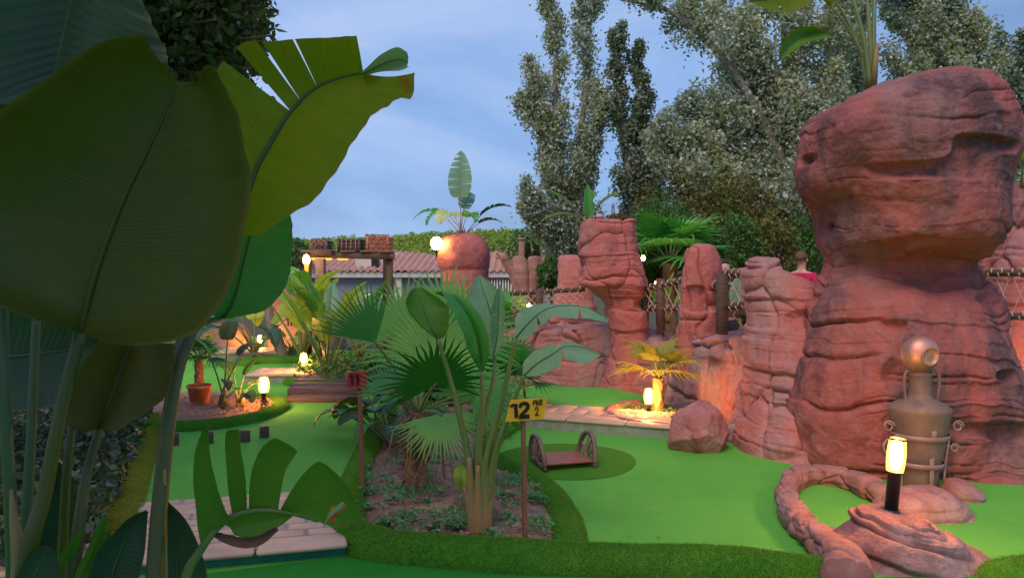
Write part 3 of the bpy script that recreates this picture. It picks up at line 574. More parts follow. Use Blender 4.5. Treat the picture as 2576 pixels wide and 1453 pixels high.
# faceted boulder on the lane
def facet_rock():
    c = P(1759, 1080, 6.75); rng = np.random.default_rng(5)
    pl = np.array([nrm(v) for v in [(-.75, -.62, .25), (.55, -.75, .15), (-.1, -.95, .45), (-.55, .1, .8), (.35, -.25, .9), (.85, .1, .35), (-.95, .2, .1), (0, .9, .3), (.25, -.93, -.35), (-.5, -.7, -.5), (.8, -.4, -.3), (-.25, -.5, .85), (0, 0, -1.)]]); dd = np.array([.80, .72, .80, .82, .86, .84, .9, .9, .78, .86, .86, .86, .9])
    nu, nv = 110, 160; ph = np.linspace(0.02, PI-.02, nu); th = np.linspace(0, 2*PI, nv, endpoint=False)
    D = np.stack([np.sin(ph)[:, None]*np.cos(th), np.sin(ph)[:, None]*np.sin(th), np.cos(ph)[:, None]+0*th], -1)
    w = D+.05*np.stack([fbm(D*2.1, 3, s) for s in (1, 2, 3)], -1); q = w @ pl.T; r = np.min(np.where(q > .05, dd/np.maximum(q, .05), 9), -1); r = np.minimum(r, 1.25)
    r = r+.03*fbm(D*5, 4, 9)-.05*np.clip(vnoise(D*6, 4)-.45, 0, 1)
    R = c+D*r[..., None]*np.array([.285, .28, .25]); tag(MB().grid(R, True, True, True).build('boulder', BOULD, loc=c*np.array([1, 1, 0])), 'angular pink boulder standing alone on the bright green lane', 'boulder')
facet_rock()
# ---------------------------------------------------------------- leaves and plants
def blade(mb, st, nt=40, ns=7, fold=.0, wave=.0, seed=0, cuts=(), gap=.02, sag=0, thick=.0):
    """broad leaf from stations [(mid, left, right)] of 3-D points; cuts: (side, t, gap) tears from the edge to the midrib"""
    m, l, r = (np.array([s[i] for s in st]) for i in range(3)); N_ = 200
    m, l, r = spline(m, N_), spline(l, N_), spline(r, N_); T = np.linspace(0, 1, N_)
    at = lambda A, t: np.stack([np.interp(t, T, A[:, i]) for i in range(3)], -1)
    for side, E_ in ((-1, l), (1, r)):
        cs = sorted([(c[1], c[2] if len(c) > 2 else gap) for c in cuts if c[0] == side]); bounds = [(0., 0.)]+cs+[(1., 0.)]
        for (a, ga), (b, gb) in zip(bounds[:-1], bounds[1:]):
            n = max(3, int(nt*(b-a))); tm = np.linspace(a, b, n); te = np.linspace(a+ga/2, b-gb/2, n)
            s = np.linspace(0, 1, ns); Mp = at(m, tm); Ep = at(E_, te)
            R = Mp[:, None]*(1-s)[None, :, None]+Ep[:, None]*s[None, :, None]
            Nn = np.cross(np.gradient(Mp, axis=0), Ep-Mp); Nn /= np.linalg.norm(Nn, axis=1)[:, None]+1e-9; Nn = Nn*side
            wd = np.linalg.norm(Ep-Mp, axis=1)
            bul = (np.sin(s*PI)[None, :]*fold*wd[:, None]+wave*np.sin(tm*37+seed+side)[:, None]*(s**2)[None, :]*wd[:, None]+wave*.6*np.sin(tm*83+seed)[:, None]*(s**2)[None, :]*wd[:, None])
            R = R+Nn[:, None]*bul[..., None]
            S = np.stack([side*s[None, :]+0*tm[:, None], tm[:, None]+0*s[None, :], 0*R[..., 0]], -1)
            if side > 0: mb.grid(R, st=S)
            else: mb.grid(R[:, ::-1], st=S[:, ::-1])
    return mb
def leaf_px(root, st, mat, Yd=None, rib=.006, name='leaf', ribmat=None, **kw):
    """st: rows (mx,my,mY, lx,ly,lY, rx,ry,rY)"""
    q = [(P(*s[0:3]), P(*s[3:6]), P(*s[6:9])) for s in st]; mb = MB(); blade(mb, q, **kw); o = mb.build(name, mat, root)
    if rib:
        mid = spline([a[0] for a in q], 24); k = MB().tube(mid, np.linspace(rib, rib*.25, 24), 8).build('midrib', ribmat or STALK_D, o, loc=np.array(root.location)); k.location = (0, 0, 0)
    return o
def stalk_px(root, pts, r0, r1, mat=None, name='leaf_stalk', n=26):
    p = spline([P(*a) if len(a) == 3 else a for a in pts], n); return MB().tube(p, np.linspace(r0, r1, n), 10).build(name, mat or STALK, root)
def banana_leaf(mb, smb, base, az, el, plen, blen, bw, droop, rng, fold=.25, cuts=3, curlz=.0, twist=0, rad=.012):
    """paddle leaf on a stalk: stalk rises at elevation el, the blade arches on by droop"""
    h = np.array([math.cos(az), math.sin(az), 0]); p = np.array(base, float); pts = [p.copy()]; e = el; n1, n2 = 10, 16
    for i in range(n1): p = p+(h*math.cos(e)+np.array([0, 0, math.sin(e)]))*plen/n1; pts.append(p.copy()); e -= droop*.25/n1
    bl = [p.copy()]; es = [e]
    for i in range(n2): p = p+(h*math.cos(e)+np.array([0, 0, math.sin(e)]))*blen/n2; bl.append(p.copy()); e -= droop/n2; es.append(e)
    smb.tube(pts, np.linspace(rad*1.5, rad*.7, len(pts)), 7)
    bl = np.array(bl); s0 = np.cross(h, [0, 0, 1.]); st = []
    for i, (q, e_) in enumerate(zip(bl, es)):
        t = i/n2; w = bw*.5*(math.sin(PI*min(1, t*.93+.07)**.75))**.62*(1-.12*t); up = np.array([0, 0, 1.])*math.cos(e_)-h*math.sin(e_)
        s = s0*math.cos(twist)+up*math.sin(twist); u2 = up*math.cos(twist)-s0*math.sin(twist)
        f = fold*(1-.4*t); st.append((q, q-s*w*math.cos(f)+u2*w*math.sin(f), q+s*w*math.cos(f)+u2*w*math.sin(f)))
    c = [(rng.choice([-1, 1]), rng.uniform(.15, .92), rng.uniform(.01, .05)) for _ in range(cuts)]
    blade(mb, st, 34, 5, -.08, .035, rng.uniform(0, 9), c)
    smb.tube(bl, np.linspace(rad*.7, rad*.15, len(bl)), 6)
def banana_plant(label, loc, leaves, mats, seed, group=None, name='paddle_plant', sheath=True, cat='plant', smat=None, cuts=3):
    """leaves: (azimuth deg, elevation deg, stalk, blade, width, droop deg, [mat index])"""
    rng = np.random.default_rng(seed); root = thing(name, label, cat, loc, group); loc = np.array(loc, float)
    for i, lf in enumerate(leaves):
        az, el, pl, bl, bw, dr = lf[:6]; mi = lf[6] if len(lf) > 6 else i % len(mats); mb, sm = MB(), MB(); b = loc+np.array([*rng.uniform(-.04, .04, 2), 0])
        banana_leaf(mb, sm, b, math.radians(az), math.radians(el), pl, bl, bw, math.radians(dr), rng, rng.uniform(.1, .4), cuts, twist=rng.uniform(-.5, .5), rad=max(.008, pl*.014))
        o = mb.build('leaf', mats[mi], root); k = sm.build('leaf_stalk', smat or STALK, o, loc=loc); k.location = (0, 0, 0)
    if sheath:
        for k in range(3):
            a = rng.uniform(0, 6.28); d = np.array([math.cos(a), math.sin(a), 0])*.04; hgt = np.mean([l[2] for l in leaves])*.35
            MB().tube([loc+d*.6, loc+d*.9+[0, 0, hgt*.5], loc+d*1.4+[0, 0, hgt]], [.03, .026, .01], 8).build('sheath', SHEATH, root)
    return root
def fan(mb, hub, d, nrm_, rad, nseg=30, span=250, droop=.25, rng=None, split=.5, pleat=.35, cup=0.0, wseg=1.0):
    d = nrm(d); n = np.asarray(nrm_, float); n = nrm(n-d*np.dot(n, d)); s = np.cross(n, d); sp = math.radians(span); da = sp/nseg
    rs = np.array([.03, .25, split, .7, .88, 1.0])
    for k in range(nseg):
        a = -sp/2+(k+.5)*da; L_ = rad*(.72+.28*math.cos(a/2))*(rng.uniform(.9, 1.06) if rng is not None else 1)
        e = d*math.cos(a)+s*math.sin(a); c = -d*math.sin(a)+s*math.cos(a); dr = droop*(rng.uniform(.5, 1.6) if rng is not None else 1)
        V = []; S = []
        for r in rs:
            w = r*math.tan(da/2)*wseg if r <= split else split*math.tan(da/2)*wseg*(1-(r-split)/(1-split))**.8*.85
            ctr = hub+e*r*L_+n*(cup*r*r*L_)+np.array([0, 0, -1.])*dr*L_*max(0, r-.35)**2*1.6
            ex = 0 if rng is None or r <= split else rng.normal()*.012
            for q, zz in ((-1, 0), (0, pleat*w), (1, 0)): V.append(ctr+c*(w*L_*q+ex*L_)+n*zz*L_); S.append([q*.9 if abs(q) else .0, r, 0])
        i = np.arange(5)[:, None]*3; j = np.array([0, 1])[None, :]; f = np.stack([i+j, i+j+1, i+j+4, i+j+3], -1).reshape(-1, 4); mb.add(V, [f], S)
def fan_frond(root, base, hub, d, n, rad, mat, rng, sag=.06, pr=.010, **kw):
    base, hub = np.asarray(base, float), np.asarray(hub, float); mid = (base+hub)/2+np.array([0, 0, sag*np.linalg.norm(hub-base)])
    mb = MB(); fan(mb, hub, d, n, rad, rng=rng, **kw); o = mb.build('frond', mat, root, smooth=False)
    p = spline([base, mid, hub, hub+nrm(d)*rad*.05], 14); k = MB().tube(p, np.linspace(pr, pr*.55, 14), 7).build('frond_stalk', STALK, o, loc=np.array(root.location)); k.location = (0, 0, 0); return o
def palm_trunk(root, p0, p1, r0, r1, seed, mat=None, n=46, nv=40, boot=.02):
    p = np.linspace(p0, p1, n); t = np.linspace(0, 1, n); th = np.linspace(0, 2*PI, nv, endpoint=False); R = np.zeros((n, nv, 3)); rng = np.random.default_rng(seed)
    for i in range(n):
        sw = r0+(r1-r0)*t[i]+.25*r0*math.exp(-(t[i]/.12)**2); R[i] = p[i]+sw*np.stack([np.cos(th), np.sin(th), 0*th], 1)
    z = (R[..., 2]-R[0, 0, 2]); ph = (z/.06+(th[None]/(2*PI))*5) % 1; q = ((th[None]/(2*PI)*7+np.floor(z/.06+(th[None]/(2*PI))*5)*.5) % 1)
    d = boot*(1-ph)*np.sin(q*PI)*(.35+.9*np.clip(fbm(R*7, 2, seed+5)+.3, 0, 1))+.022*fbm(R*np.array([16, 16, 7]), 4, seed); Nn = R-p[:, None]; Nn /= np.linalg.norm(Nn, axis=2)[..., None]
    return MB().grid(R+Nn*d[..., None], True, True, True).build('trunk', mat or TRUNK, root)
def fan_palm(label, loc, th, tr, nf, frad, plen, mats, seed, elr=(10, 80), name='fan_palm', span=220, nseg=26, droop=.25, group=None, lean=(0, 0), cat='palm', tmat=None):
    rng = np.random.default_rng(seed); root = thing(name, label, cat, loc, group); loc = np.array(loc, float); top = loc+np.array([lean[0], lean[1], th])
    palm_trunk(root, loc-[0, 0, .03], top, tr, tr*.8, seed, tmat)
    for k in range(nf):
        az = k*2.39996+rng.uniform(-.3, .3); el = math.radians(elr[0]+(elr[1]-elr[0])*((k+.5)/nf)**.8*rng.uniform(.85, 1.1)); h = np.array([math.cos(az), math.sin(az), 0]); d = h*math.cos(el)+np.array([0, 0, math.sin(el)]); n = np.array([0, 0, 1.])*math.cos(el)-h*math.sin(el)
        pl = plen*rng.uniform(.8, 1.15); hub = top+d*pl; e2 = el-.35; d2 = h*math.cos(e2)+np.array([0, 0, math.sin(e2)]); n2 = np.array([0, 0, 1.])*math.cos(e2)-h*math.sin(e2)
        fan_frond(root, top+d*tr*.5, hub, d2, n2, frad*rng.uniform(.8, 1.1), mats[k % len(mats)], rng, span=span, nseg=nseg, droop=droop)
    return root
# ------------------------------------------------ foreground clump at the left: big paddle leaves
Yf = 1.45
fg = thing('giant_paddle_plant', 'huge dark paddle leaved plant filling the left foreground', 'plant', G(150, 1700, 0)*np.array([1, 1, 0]))
def ST(rows, ym, yl, yr): return [(a, b, ym+(c2 if (c2 := (r[6] if len(r) > 6 else 0)) else 0), c, d, yl, e, f, yr) for r in rows for (a, b, c, d, e, f) in [r[:6]]]
A_ = [(202, 836, 196, 834, 214, 841), (216, 780, 55, 792, 335, 868), (240, 690, -120, 705, 505, 828), (275, 590, -190, 560, 592, 680), (320, 480, -150, 400, 629, 490), (365, 390, -10, 285, 614, 350), (408, 300, 92, 215, 580, 245), (438, 228, 240, 112, 535, 168), (449, 207, 362, 86, 505, 178)]
leaf_px(fg, ST(A_, 1.50, 1.38, 1.40), LEAF_F, fold=.13, wave=.012, nt=70, ns=14, rib=.009, ribmat=STALK_F)
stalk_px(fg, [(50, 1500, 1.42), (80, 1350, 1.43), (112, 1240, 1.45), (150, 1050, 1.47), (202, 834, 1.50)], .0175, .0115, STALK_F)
B_ = [(240, -260, -250, -260, 330, -260), (205, -90, -320, -90, 352, -20), (165, 70, -260, 110, 404, 100), (140, 190, -150, 250, 416, 180), (130, 290, 30, 270, 260, 280), (150, 383, 148, 380, 153, 384)]
leaf_px(fg, ST(B_, 1.75, 1.68, 1.66), LEAF_B, fold=.1, wave=.015, nt=60, ns=12, rib=.007)
stalk_px(fg, [(-60, 1500, 1.7), (-20, 900, 1.75), (60, 300, 1.80), (200, -90, 1.77)], .02, .008, STALK_D)
C_ = [(598, 590, 520, 560, 655, 590), (640, 440, 505, 340, 736, 538), (680, 362, 520, 235, 800, 492), (718, 298, 552, 166, 846, 428), (745, 266, 612, 108, 885, 365), (768, 242, 690, 104, 922, 308), (800, 218, 742, 98, 962, 273), (840, 201, 800, 96, 1003, 250), (880, 190, 855, 93, 1038, 240), (914, 185, 897, 90, 1043, 181)]
leaf_px(fg, ST(C_, 1.95, 1.88, 1.84), LEAF_Y, fold=.05, wave=.012, nt=90, ns=12, rib=.009, cuts=[(-1, .385, .06), (-1, .50, .018), (-1, .66, .012)])
tipc = [(914, 186, 912, 184, 917, 187), (945, 170, 938, 155, 960, 180), (980, 155, 962, 135, 1005, 178), (1010, 150, 998, 119, 1026, 170), (1026, 160, 1022, 130, 1029, 166)]
leaf_px(fg, ST(tipc, 1.95, 1.90, 1.90), LEAF_P, fold=.1, nt=24, ns=6, rib=.003, name='leaf_tip')
D_ = [(560, 800, 556, 800, 566, 802), (585, 760, 520, 780, 668, 778), (605, 690, 500, 700, 722, 712), (622, 620, 500, 620, 734, 640), (640, 560, 520, 560, 736, 580), (655, 500, 560, 490, 730, 530)]
leaf_px(fg, ST(D_, 2.1, 2.05, 2.02), LEAF_G, fold=.06, wave=.01, nt=40, ns=10, rib=.006)
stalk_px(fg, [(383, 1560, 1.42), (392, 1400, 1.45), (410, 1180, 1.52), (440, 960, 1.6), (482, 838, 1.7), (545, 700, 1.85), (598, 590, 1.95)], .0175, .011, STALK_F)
stalk_px(fg, [(395, 1560, 1.6), (405, 1200, 1.65), (430, 1000, 1.7), (455, 850, 1.8), (520, 810, 2.0), (562, 798, 2.1)], .012, .007, STALK_D)
E_ = [(332, 866, 258, 846, 440, 864), (312, 908, 215, 900, 440, 900), (290, 970, 166, 985, 426, 985), (268, 1030, 155, 1058, 362, 1040), (250, 1076, 200, 1086, 286, 1086)]
leaf_px(fg, ST(E_, 1.66, 1.60, 1.60), LEAF_F, fold=.1, wave=.012, nt=40, ns=10, rib=.007)
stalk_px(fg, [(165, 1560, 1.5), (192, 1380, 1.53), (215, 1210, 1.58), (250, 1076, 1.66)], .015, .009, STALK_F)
F_ = [(-90, 905, -90, 740, -90, 1020), (40, 895, 20, 762, 70, 1032), (150, 882, 140, 795, 190, 998), (240, 868, 230, 822, 268, 925), (298, 852, 296, 850, 300, 856)]
leaf_px(fg, ST(F_, 1.95, 1.9, 1.9), LEAF_B, fold=.08, wave=.03, nt=60, ns=8, rib=.006)
stalk_px(fg, [(40, 1560, 1.62), (70, 1250, 1.62), (92, 800, 1.66)], .014, .009, STALK_D)
stalk_px(fg, [(34, 1600, 1.5), (30, 1350, 1.5), (12, 1000, 1.5), (4, 700, 1.52)], .014, .011, STALK_D)
stalk_px(fg, [(150, 1560, 1.75), (168, 1190, 1.75), (190, 1020, 1.78)], .012, .009, STALK_F)
MB().tube(spline([P(52, 1560, 1.42), P(48, 1400, 1.44), P(36, 1310, 1.46), P(28, 1230, 1.48)], 16), np.linspace(.02, .003, 16), 8).build('sheath', SHEATH, fg)
MB().tube(spline([P(408, 1560, 1.5), P(408, 1400, 1.5), P(412, 1290, 1.5), P(414, 1180, 1.5)], 16), np.linspace(.014, .003, 16), 8).build('sheath', SHEATH, fg)
# low dark leaves at the foot
K_ = [(140, 1400, 100, 1395, 175, 1400), (150, 1330, 95, 1300, 200, 1340), (155, 1250, 108, 1210, 198, 1250), (140, 1170, 120, 1160, 175, 1190), (128, 1140, 126, 1139, 131, 1142)]
leaf_px(fg, ST(K_, 1.85, 1.8, 1.8), LEAF_B, fold=.1, nt=24, ns=8, rib=.004)
H_ = [(268, 1500, 215, 1480, 330, 1520), (290, 1420, 240, 1395, 345, 1470), (318, 1350, 290, 1335, 362, 1400), (345, 1310, 328, 1300, 368, 1345), (370, 1284, 368, 1283, 372, 1286)]
leaf_px(fg, ST(H_, 1.5, 1.47, 1.48), LEAF_B, fold=.1, nt=30, ns=8, rib=.005)
J_ = [(60, 1520, 20, 1500, 140, 1520), (85, 1450, 45, 1440, 150, 1460), (110, 1395, 80, 1380, 146, 1405), (125, 1376, 123, 1375, 128, 1377)]
leaf_px(fg, ST(J_, 1.36, 1.34, 1.34), LEAF_B, fold=.15, nt=24, ns=8, rib=.004)
leaf_px(fg, ST([(440, 1540, 400, 1530, 500, 1540), (445, 1440, 395, 1420, 520, 1450), (440, 1360, 398, 1340, 505, 1385), (428, 1290, 405, 1285, 470, 1310), (420, 1262, 418, 1261, 424, 1263)], 1.75, 1.72, 1.72), LEAF_B, fold=.1, nt=30, ns=8, rib=.005)
for i, (a, b_, c) in enumerate([((195, 1460), (235, 1380), (262, 1290)), ((255, 1480), (262, 1400), (268, 1330)), ((120, 1440), (170, 1390), (198, 1330))]):
    mb = MB(); pts = spline([P(*a, 1.5), P(*b_, 1.5), P(*c, 1.47)], 20); w = np.sin(np.linspace(.25, 1, 20)*PI)*.013
    blade(mb, [(p, p-np.array([x, 0, 0]), p+np.array([x, .01, 0])) for p, x in zip(pts[::3], w[::3]+.001)], 20, 3, .1); mb.build('leaf', LEAF_T, fg)
# torn leaf in front of the tiles
tl = thing('torn_paddle_leaf', 'torn green leaf with upright strips and an orange scorched tip over the tiles', 'leaf', G(420, 1900, 0)*np.array([1, 1, 0]))
stalk_px(tl, [(420, 1750, 1.48), (462, 1470, 1.5), (500, 1390, 1.51), (548, 1325, 1.52), (600, 1292, 1.53), (660, 1282, 1.54), (730, 1290, 1.55), (800, 1310, 1.56)], .011, .003, STALK, 'midrib')
def strip(rows, Y0, Y1, mat=LEAF_T, ns=8, wave=.02):
    n = len(rows); Ys = np.linspace(Y0, Y1, n); q = [(((P(a, b, y)+P(c, d, y))/2+np.array([0, .008, 0])), P(a, b, y), P(c, d, y)) for (a, b, c, d), y in zip(rows, Ys)]
    mb = MB(); blade(mb, q, 36, ns, .05, wave, Y0*9); return mb.build('leaf_strip', mat, tl)
strip([(508, 1382, 548, 1326), (497, 1325, 575, 1305), (492, 1270, 560, 1265), (486, 1210, 540, 1200), (490, 1140, 528, 1140), (508, 1085, 526, 1092), (520, 1078, 524, 1079)], 1.51, 1.44)
strip([(585, 1297, 622, 1288), (575, 1240, 620, 1240), (570, 1180, 616, 1190), (566, 1120, 606, 1130), (570, 1085, 604, 1086), (590, 1080, 600, 1082)], 1.53, 1.46)
strip([(626, 1287, 700, 1281), (627, 1230, 708, 1230), (634, 1180, 718, 1185), (652, 1135, 735, 1155), (672, 1112, 748, 1136), (690, 1101, 746, 1133)], 1.54, 1.49)
strip([(704, 1283, 745, 1292), (728, 1240, 800, 1310), (755, 1200, 840, 1325), (790, 1165, 880, 1320), (812, 1163, 905, 1290), (840, 1185, 890, 1250)], 1.55, 1.47, LEAF_T)
strip([(560, 1315, 590, 1345), (600, 1297, 622, 1352), (650, 1288, 665, 1340), (700, 1287, 705, 1322), (735, 1292, 738, 1296)], 1.525, 1.55)
m_ = strip([(525, 1336, 530, 1345), (560, 1340, 572, 1368), (610, 1350, 618, 1378), (650, 1345, 660, 1368), (690, 1326, 700, 1334)], 1.52, 1.53, DRYLEAF, 6, .05); m_['label'] = 'brown withered lower edge'
mb = MB(); 
for pts in ([(818, 1310), (835, 1270), (850, 1280), (840, 1312)], [(822, 1318), (842, 1296), (862, 1262), (872, 1270)]): mb.add([P(a, b, 1.455) for a, b in pts], [np.array([[0, 1, 2, 3]])])
o = mb.build('scorched_patch', simple('scorched_leaf', (.75, .17, .01), (.5, .09, .01), 40, rough=.6, bs=60), tl)
mb = MB(); s_ = spline([P(812, 1325, 1.45), P(828, 1296, 1.44), P(852, 1275, 1.435), P(866, 1266, 1.44)], 14); w = np.sin(np.linspace(.05, .8, 14)*PI)*.006
blade(mb, [(p, p-np.array([0, 0, x]), p+np.array([0, .004, x])) for p, x in zip(s_[::2], w[::2])], 14, 3, .2); mb.build('curled_edge', LEAF_P, tl)
# ------------------------------------------------ the bed: fan palm and paddle plant
rng = np.random.default_rng(77)
pb = G(1040, 1222, .08); pt = P(1052, 1035, pb[1]+.02)
pm = thing('fan_palm', 'large fan palm with a fibrous trunk in the middle of the planting bed', 'palm', pb)
palm_trunk(pm, pb-[0, 0, .05], pt, .078, .066, 5, n=70, nv=48, boot=.012)
mb = MB()
for k in range(150):   # ragged leaf bases and fibres round the trunk
    t = rng.uniform(0, 1); a = rng.uniform(0, 2*PI); o_ = np.array([math.cos(a), math.sin(a), 0]); s_ = np.array([-math.sin(a), math.cos(a), 0]); b0 = pb+(pt-pb)*t+o_*.070; L_ = rng.uniform(.05, .12); w = rng.uniform(.008, .026); up = np.array([0, 0, 1. if rng.random() < .75 else -.6]); ot = rng.uniform(.2, .7)
    p1 = b0+(up+o_*ot)*L_*.5; p2 = b0+(up*.9+o_*(ot+.25))*L_+s_*rng.normal()*.012
    mb.add([b0-s_*w, b0+s_*w, p1+s_*w*.8, p1-s_*w*.8, p2, b0-o_*.01, p1-o_*.012], [np.array([[0, 1, 2, 3], [0, 3, 6, 5], [1, 5, 6, 2]]), np.array([[3, 2, 4], [2, 6, 4], [6, 3, 4]])])
mb.build('leaf_bases', TRUNK, pm, smooth=False)
Yp = pb[1]
def fanpx(hx, hy, Y, tx, ty, tY, n, mat, span=220, rad=None, droop=.2, nseg=30, base=None, **kw):
    hub = P(hx, hy, Y); tip = P(tx, ty, tY); d = tip-hub; return fan_frond(pm, pt+np.array([0, 0, -.02]) if base is None else base, hub, d, n, rad or np.linalg.norm(d), mat, rng, span=span, droop=droop, nseg=nseg, pr=.011, **kw)
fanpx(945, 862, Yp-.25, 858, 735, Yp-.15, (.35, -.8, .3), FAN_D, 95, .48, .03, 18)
fanpx(1085, 905, Yp+.25, 1060, 690, Yp+.45, (-.1, -.9, .25), FAN_L, 240, .64, .12, 40)
fanpx(1165, 860, Yp+.35, 1215, 690, Yp+.45, (.1, -.9, .3), FAN, 200, .52, .12, 30)
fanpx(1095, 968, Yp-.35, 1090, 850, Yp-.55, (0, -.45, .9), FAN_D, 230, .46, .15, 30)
fanpx(1108, 1040, Yp-.25, 1125, 1150, Yp-.45, (.1, -1., .45), FAN_L, 170, .40, .0, 34)
fanpx(985, 985, Yp-.15, 950, 895, Yp-.2, (.2, -.9, .3), FAN_B, 150, .27, .05, 20)
fanpx(1200, 985, Yp-.1, 1290, 960, Yp-.1, (.1, -.5, .9), FAN, 210, .42, .3, 26)
fanpx(1020, 830, Yp+.5, 960, 720, Yp+.6, (.1, -.9, .2), FAN_L, 170, .5, .1, 26)
fanpx(1180, 1010, Yp+.4, 1260, 900, Yp+.5, (-.2, -.8, .4), FAN, 220, .45, .2, 26)
fanpx(1120, 800, Yp+.6, 1150, 690, Yp+.7, (0, -.95, .2), FAN_L, 220, .5, .12, 28)
for k in range(9):  # old hanging strands round the trunk
    a = rng.uniform(0, 6.28); b0 = pt+np.array([.09*math.cos(a), .09*math.sin(a), rng.uniform(-.05, .0)]); L_ = rng.uniform(.3, .55)
    MB().tube([b0, b0+np.array([.1*math.cos(a), .1*math.sin(a), -.2*L_]), b0+np.array([.17*math.cos(a), .17*math.sin(a), -L_])], [.008, .006, .003], 5).build('dead_frond_stalk', SHEATH, pm)
pg = G(1206, 1322, .07); Ys = pg[1]
pp = thing('paddle_plant', 'tall paddle leaved plant with thick tan stems in front of the fan palm', 'plant', pg)
def stem(pts, r0, r1): return stalk_px(pp, pts, r0, r1, STALK, 'leaf_stalk', 30)
for pts, r0, r1 in (([(1196, 1325, Ys), (1178, 1150, Ys), (1142, 990, Ys-.02), (1102, 852, Ys-.05)], .030, .011), ([(1206, 1325, Ys), (1200, 1150, Ys+.03), (1212, 1030, Ys+.03), (1212, 934, Ys)], .032, .012), ([(1214, 1325, Ys-.02), (1222, 1170, Ys-.02), (1262, 1010, Ys-.04), (1297, 850, Ys-.08)], .032, .011), ([(1222, 1325, Ys), (1245, 1150, Ys-.05), (1285, 1030, Ys-.1), (1318, 944, Ys-.15)], .028, .010), ([(1204, 1325, Ys+.05), (1208, 1100, Ys+.12), (1240, 960, Ys+.2), (1246, 850, Ys+.25)], .022, .009)): stem(pts, r0, r1)
for dx, hy, r in ((-15, 1150, .05), (-2, 1170, .055), (12, 1140, .05), (20, 1200, .042), (-22, 1225, .03)):
    MB().tube(spline([pg+np.array([dx*.0016, -.015, -.04]), P(1206+dx*1.2, 1270, Ys-.02), P(1206+dx*1.7, hy, Ys-.02)], 14), np.linspace(r, r*.3, 14), 10).build('sheath', SHEATH, pp)
leaf_px(pp, [(1102, 853, Ys-.05, 1097, 853, Ys-.05, 1108, 852, Ys-.05), (1088, 830, Ys-.06, 1052, 815, Ys-.10, 1124, 838, Ys-.1), (1072, 795, Ys-.05, 1022, 770, Ys-.1, 1130, 800, Ys-.1), (1060, 760, Ys-.03, 1030, 735, Ys-.08, 1122, 765, Ys-.06), (1052, 724, Ys, 1046, 722, Ys, 1060, 722, Ys)], LEAF_T, fold=.15, wave=.02, rib=.005)
leaf_px(pp, [(1212, 935, Ys, 1207, 932, Ys, 1216, 934, Ys), (1211, 895, Ys-.01, 1180, 885, Ys-.08, 1230, 890, Ys-.06), (1200, 845, Ys-.02, 1158, 820, Ys-.12, 1226, 835, Ys-.08), (1178, 800, Ys, 1130, 770, Ys-.1, 1200, 780, Ys-.04), (1140, 758, Ys+.06, 1112, 735, Ys, 1160, 745, Ys+.04), (1095, 736, Ys+.12, 1092, 735, Ys+.12, 1098, 735, Ys+.12)], LEAF_G, fold=-.2, wave=.02, rib=.005)
leaf_px(pp, [(1246, 852, Ys+.25, 1243, 852, Ys+.25, 1249, 852, Ys+.25), (1240, 810, Ys+.27, 1200, 812, Ys+.22, 1252, 815, Ys+.24), (1226, 760, Ys+.3, 1180, 765, Ys+.25, 1262, 765, Ys+.26), (1212, 720, Ys+.33, 1188, 712, Ys+.3, 1245, 720, Ys+.3), (1206, 692, Ys+.36, 1204, 691, Ys+.36, 1209, 692, Ys+.36)], LEAF_P, fold=.12, wave=.03, rib=.005)
leaf_px(pp, [(1240, 900, Ys+.2, 1237, 900, Ys+.2, 1243, 900, Ys+.2), (1250, 850, Ys+.2, 1232, 850, Ys+.16, 1266, 850, Ys+.16), (1254, 790, Ys+.2, 1234, 795, Ys+.15, 1270, 790, Ys+.15), (1256, 740, Ys+.2, 1244, 745, Ys+.17, 1268, 745, Ys+.17), (1257, 716, Ys+.2, 1255, 716, Ys+.2, 1259, 716, Ys+.2)], LEAF_P, fold=.1, wave=.05, rib=.004, cuts=[(1, .4, .04), (1, .6, .04), (-1, .5, .03)])
leaf_px(pp, [(1297, 850, Ys-.08, 1294, 848, Ys-.08, 1300, 853, Ys-.08), (1330, 812, Ys-.1, 1300, 790, Ys-.02, 1328, 850, Ys-.15), (1372, 778, Ys-.12, 1335, 768, Ys-.02, 1385, 800, Ys-.2), (1425, 768, Ys-.14, 1395, 764, Ys-.05, 1430, 800, Ys-.22), (1480, 775, Ys-.16, 1465, 768, Ys-.08, 1480, 802, Ys-.24), (1532, 806, Ys-.18, 1531, 802, Ys-.18, 1528, 810, Ys-.18)], LEAF_P, fold=.1, wave=.03, rib=.005, cuts=[(1, .3, .03), (1, .72, .05)])
leaf_px(pp, [(1318, 944, Ys-.15, 1314, 942, Ys-.15, 1320, 946, Ys-.15), (1350, 915, Ys-.18, 1320, 905, Ys-.12, 1352, 945, Ys-.22), (1390, 890, Ys-.2, 1362, 872, Ys-.12, 1398, 925, Ys-.26), (1420, 872, Ys-.22, 1412, 862, Ys-.16, 1424, 905, Ys-.28), (1460, 872, Ys-.24, 1440, 860, Ys-.18, 1470, 915, Ys-.3), (1512, 892, Ys-.26, 1508, 888, Ys-.25, 1500, 900, Ys-.28)], LEAF_P, fold=.1, wave=.03, rib=.005, cuts=[(1, .55, .08), (-1, .55, .05)])
yl = thing('seedling', 'single bright yellow green leaf on a thin stem by the fan palm trunk', 'plant', G(1160, 1290, .08))
p0 = G(1160, 1290, .08); stalk_px(yl, [tuple([1160, 1290, p0[1]]), (1160, 1230, p0[1])], .004, .003)
leaf_px(yl, [(1160, 1232, p0[1], 1158, 1232, p0[1], 1162, 1232, p0[1]), (1159, 1205, p0[1]-.02, 1140, 1200, p0[1]-.04, 1180, 1203, p0[1]-.04), (1158, 1180, p0[1], 1145, 1178, p0[1], 1172, 1178, p0[1]), (1158, 1165, p0[1], 1157, 1165, p0[1], 1159, 1165, p0[1])], LEAF_L, fold=.1, rib=.002)
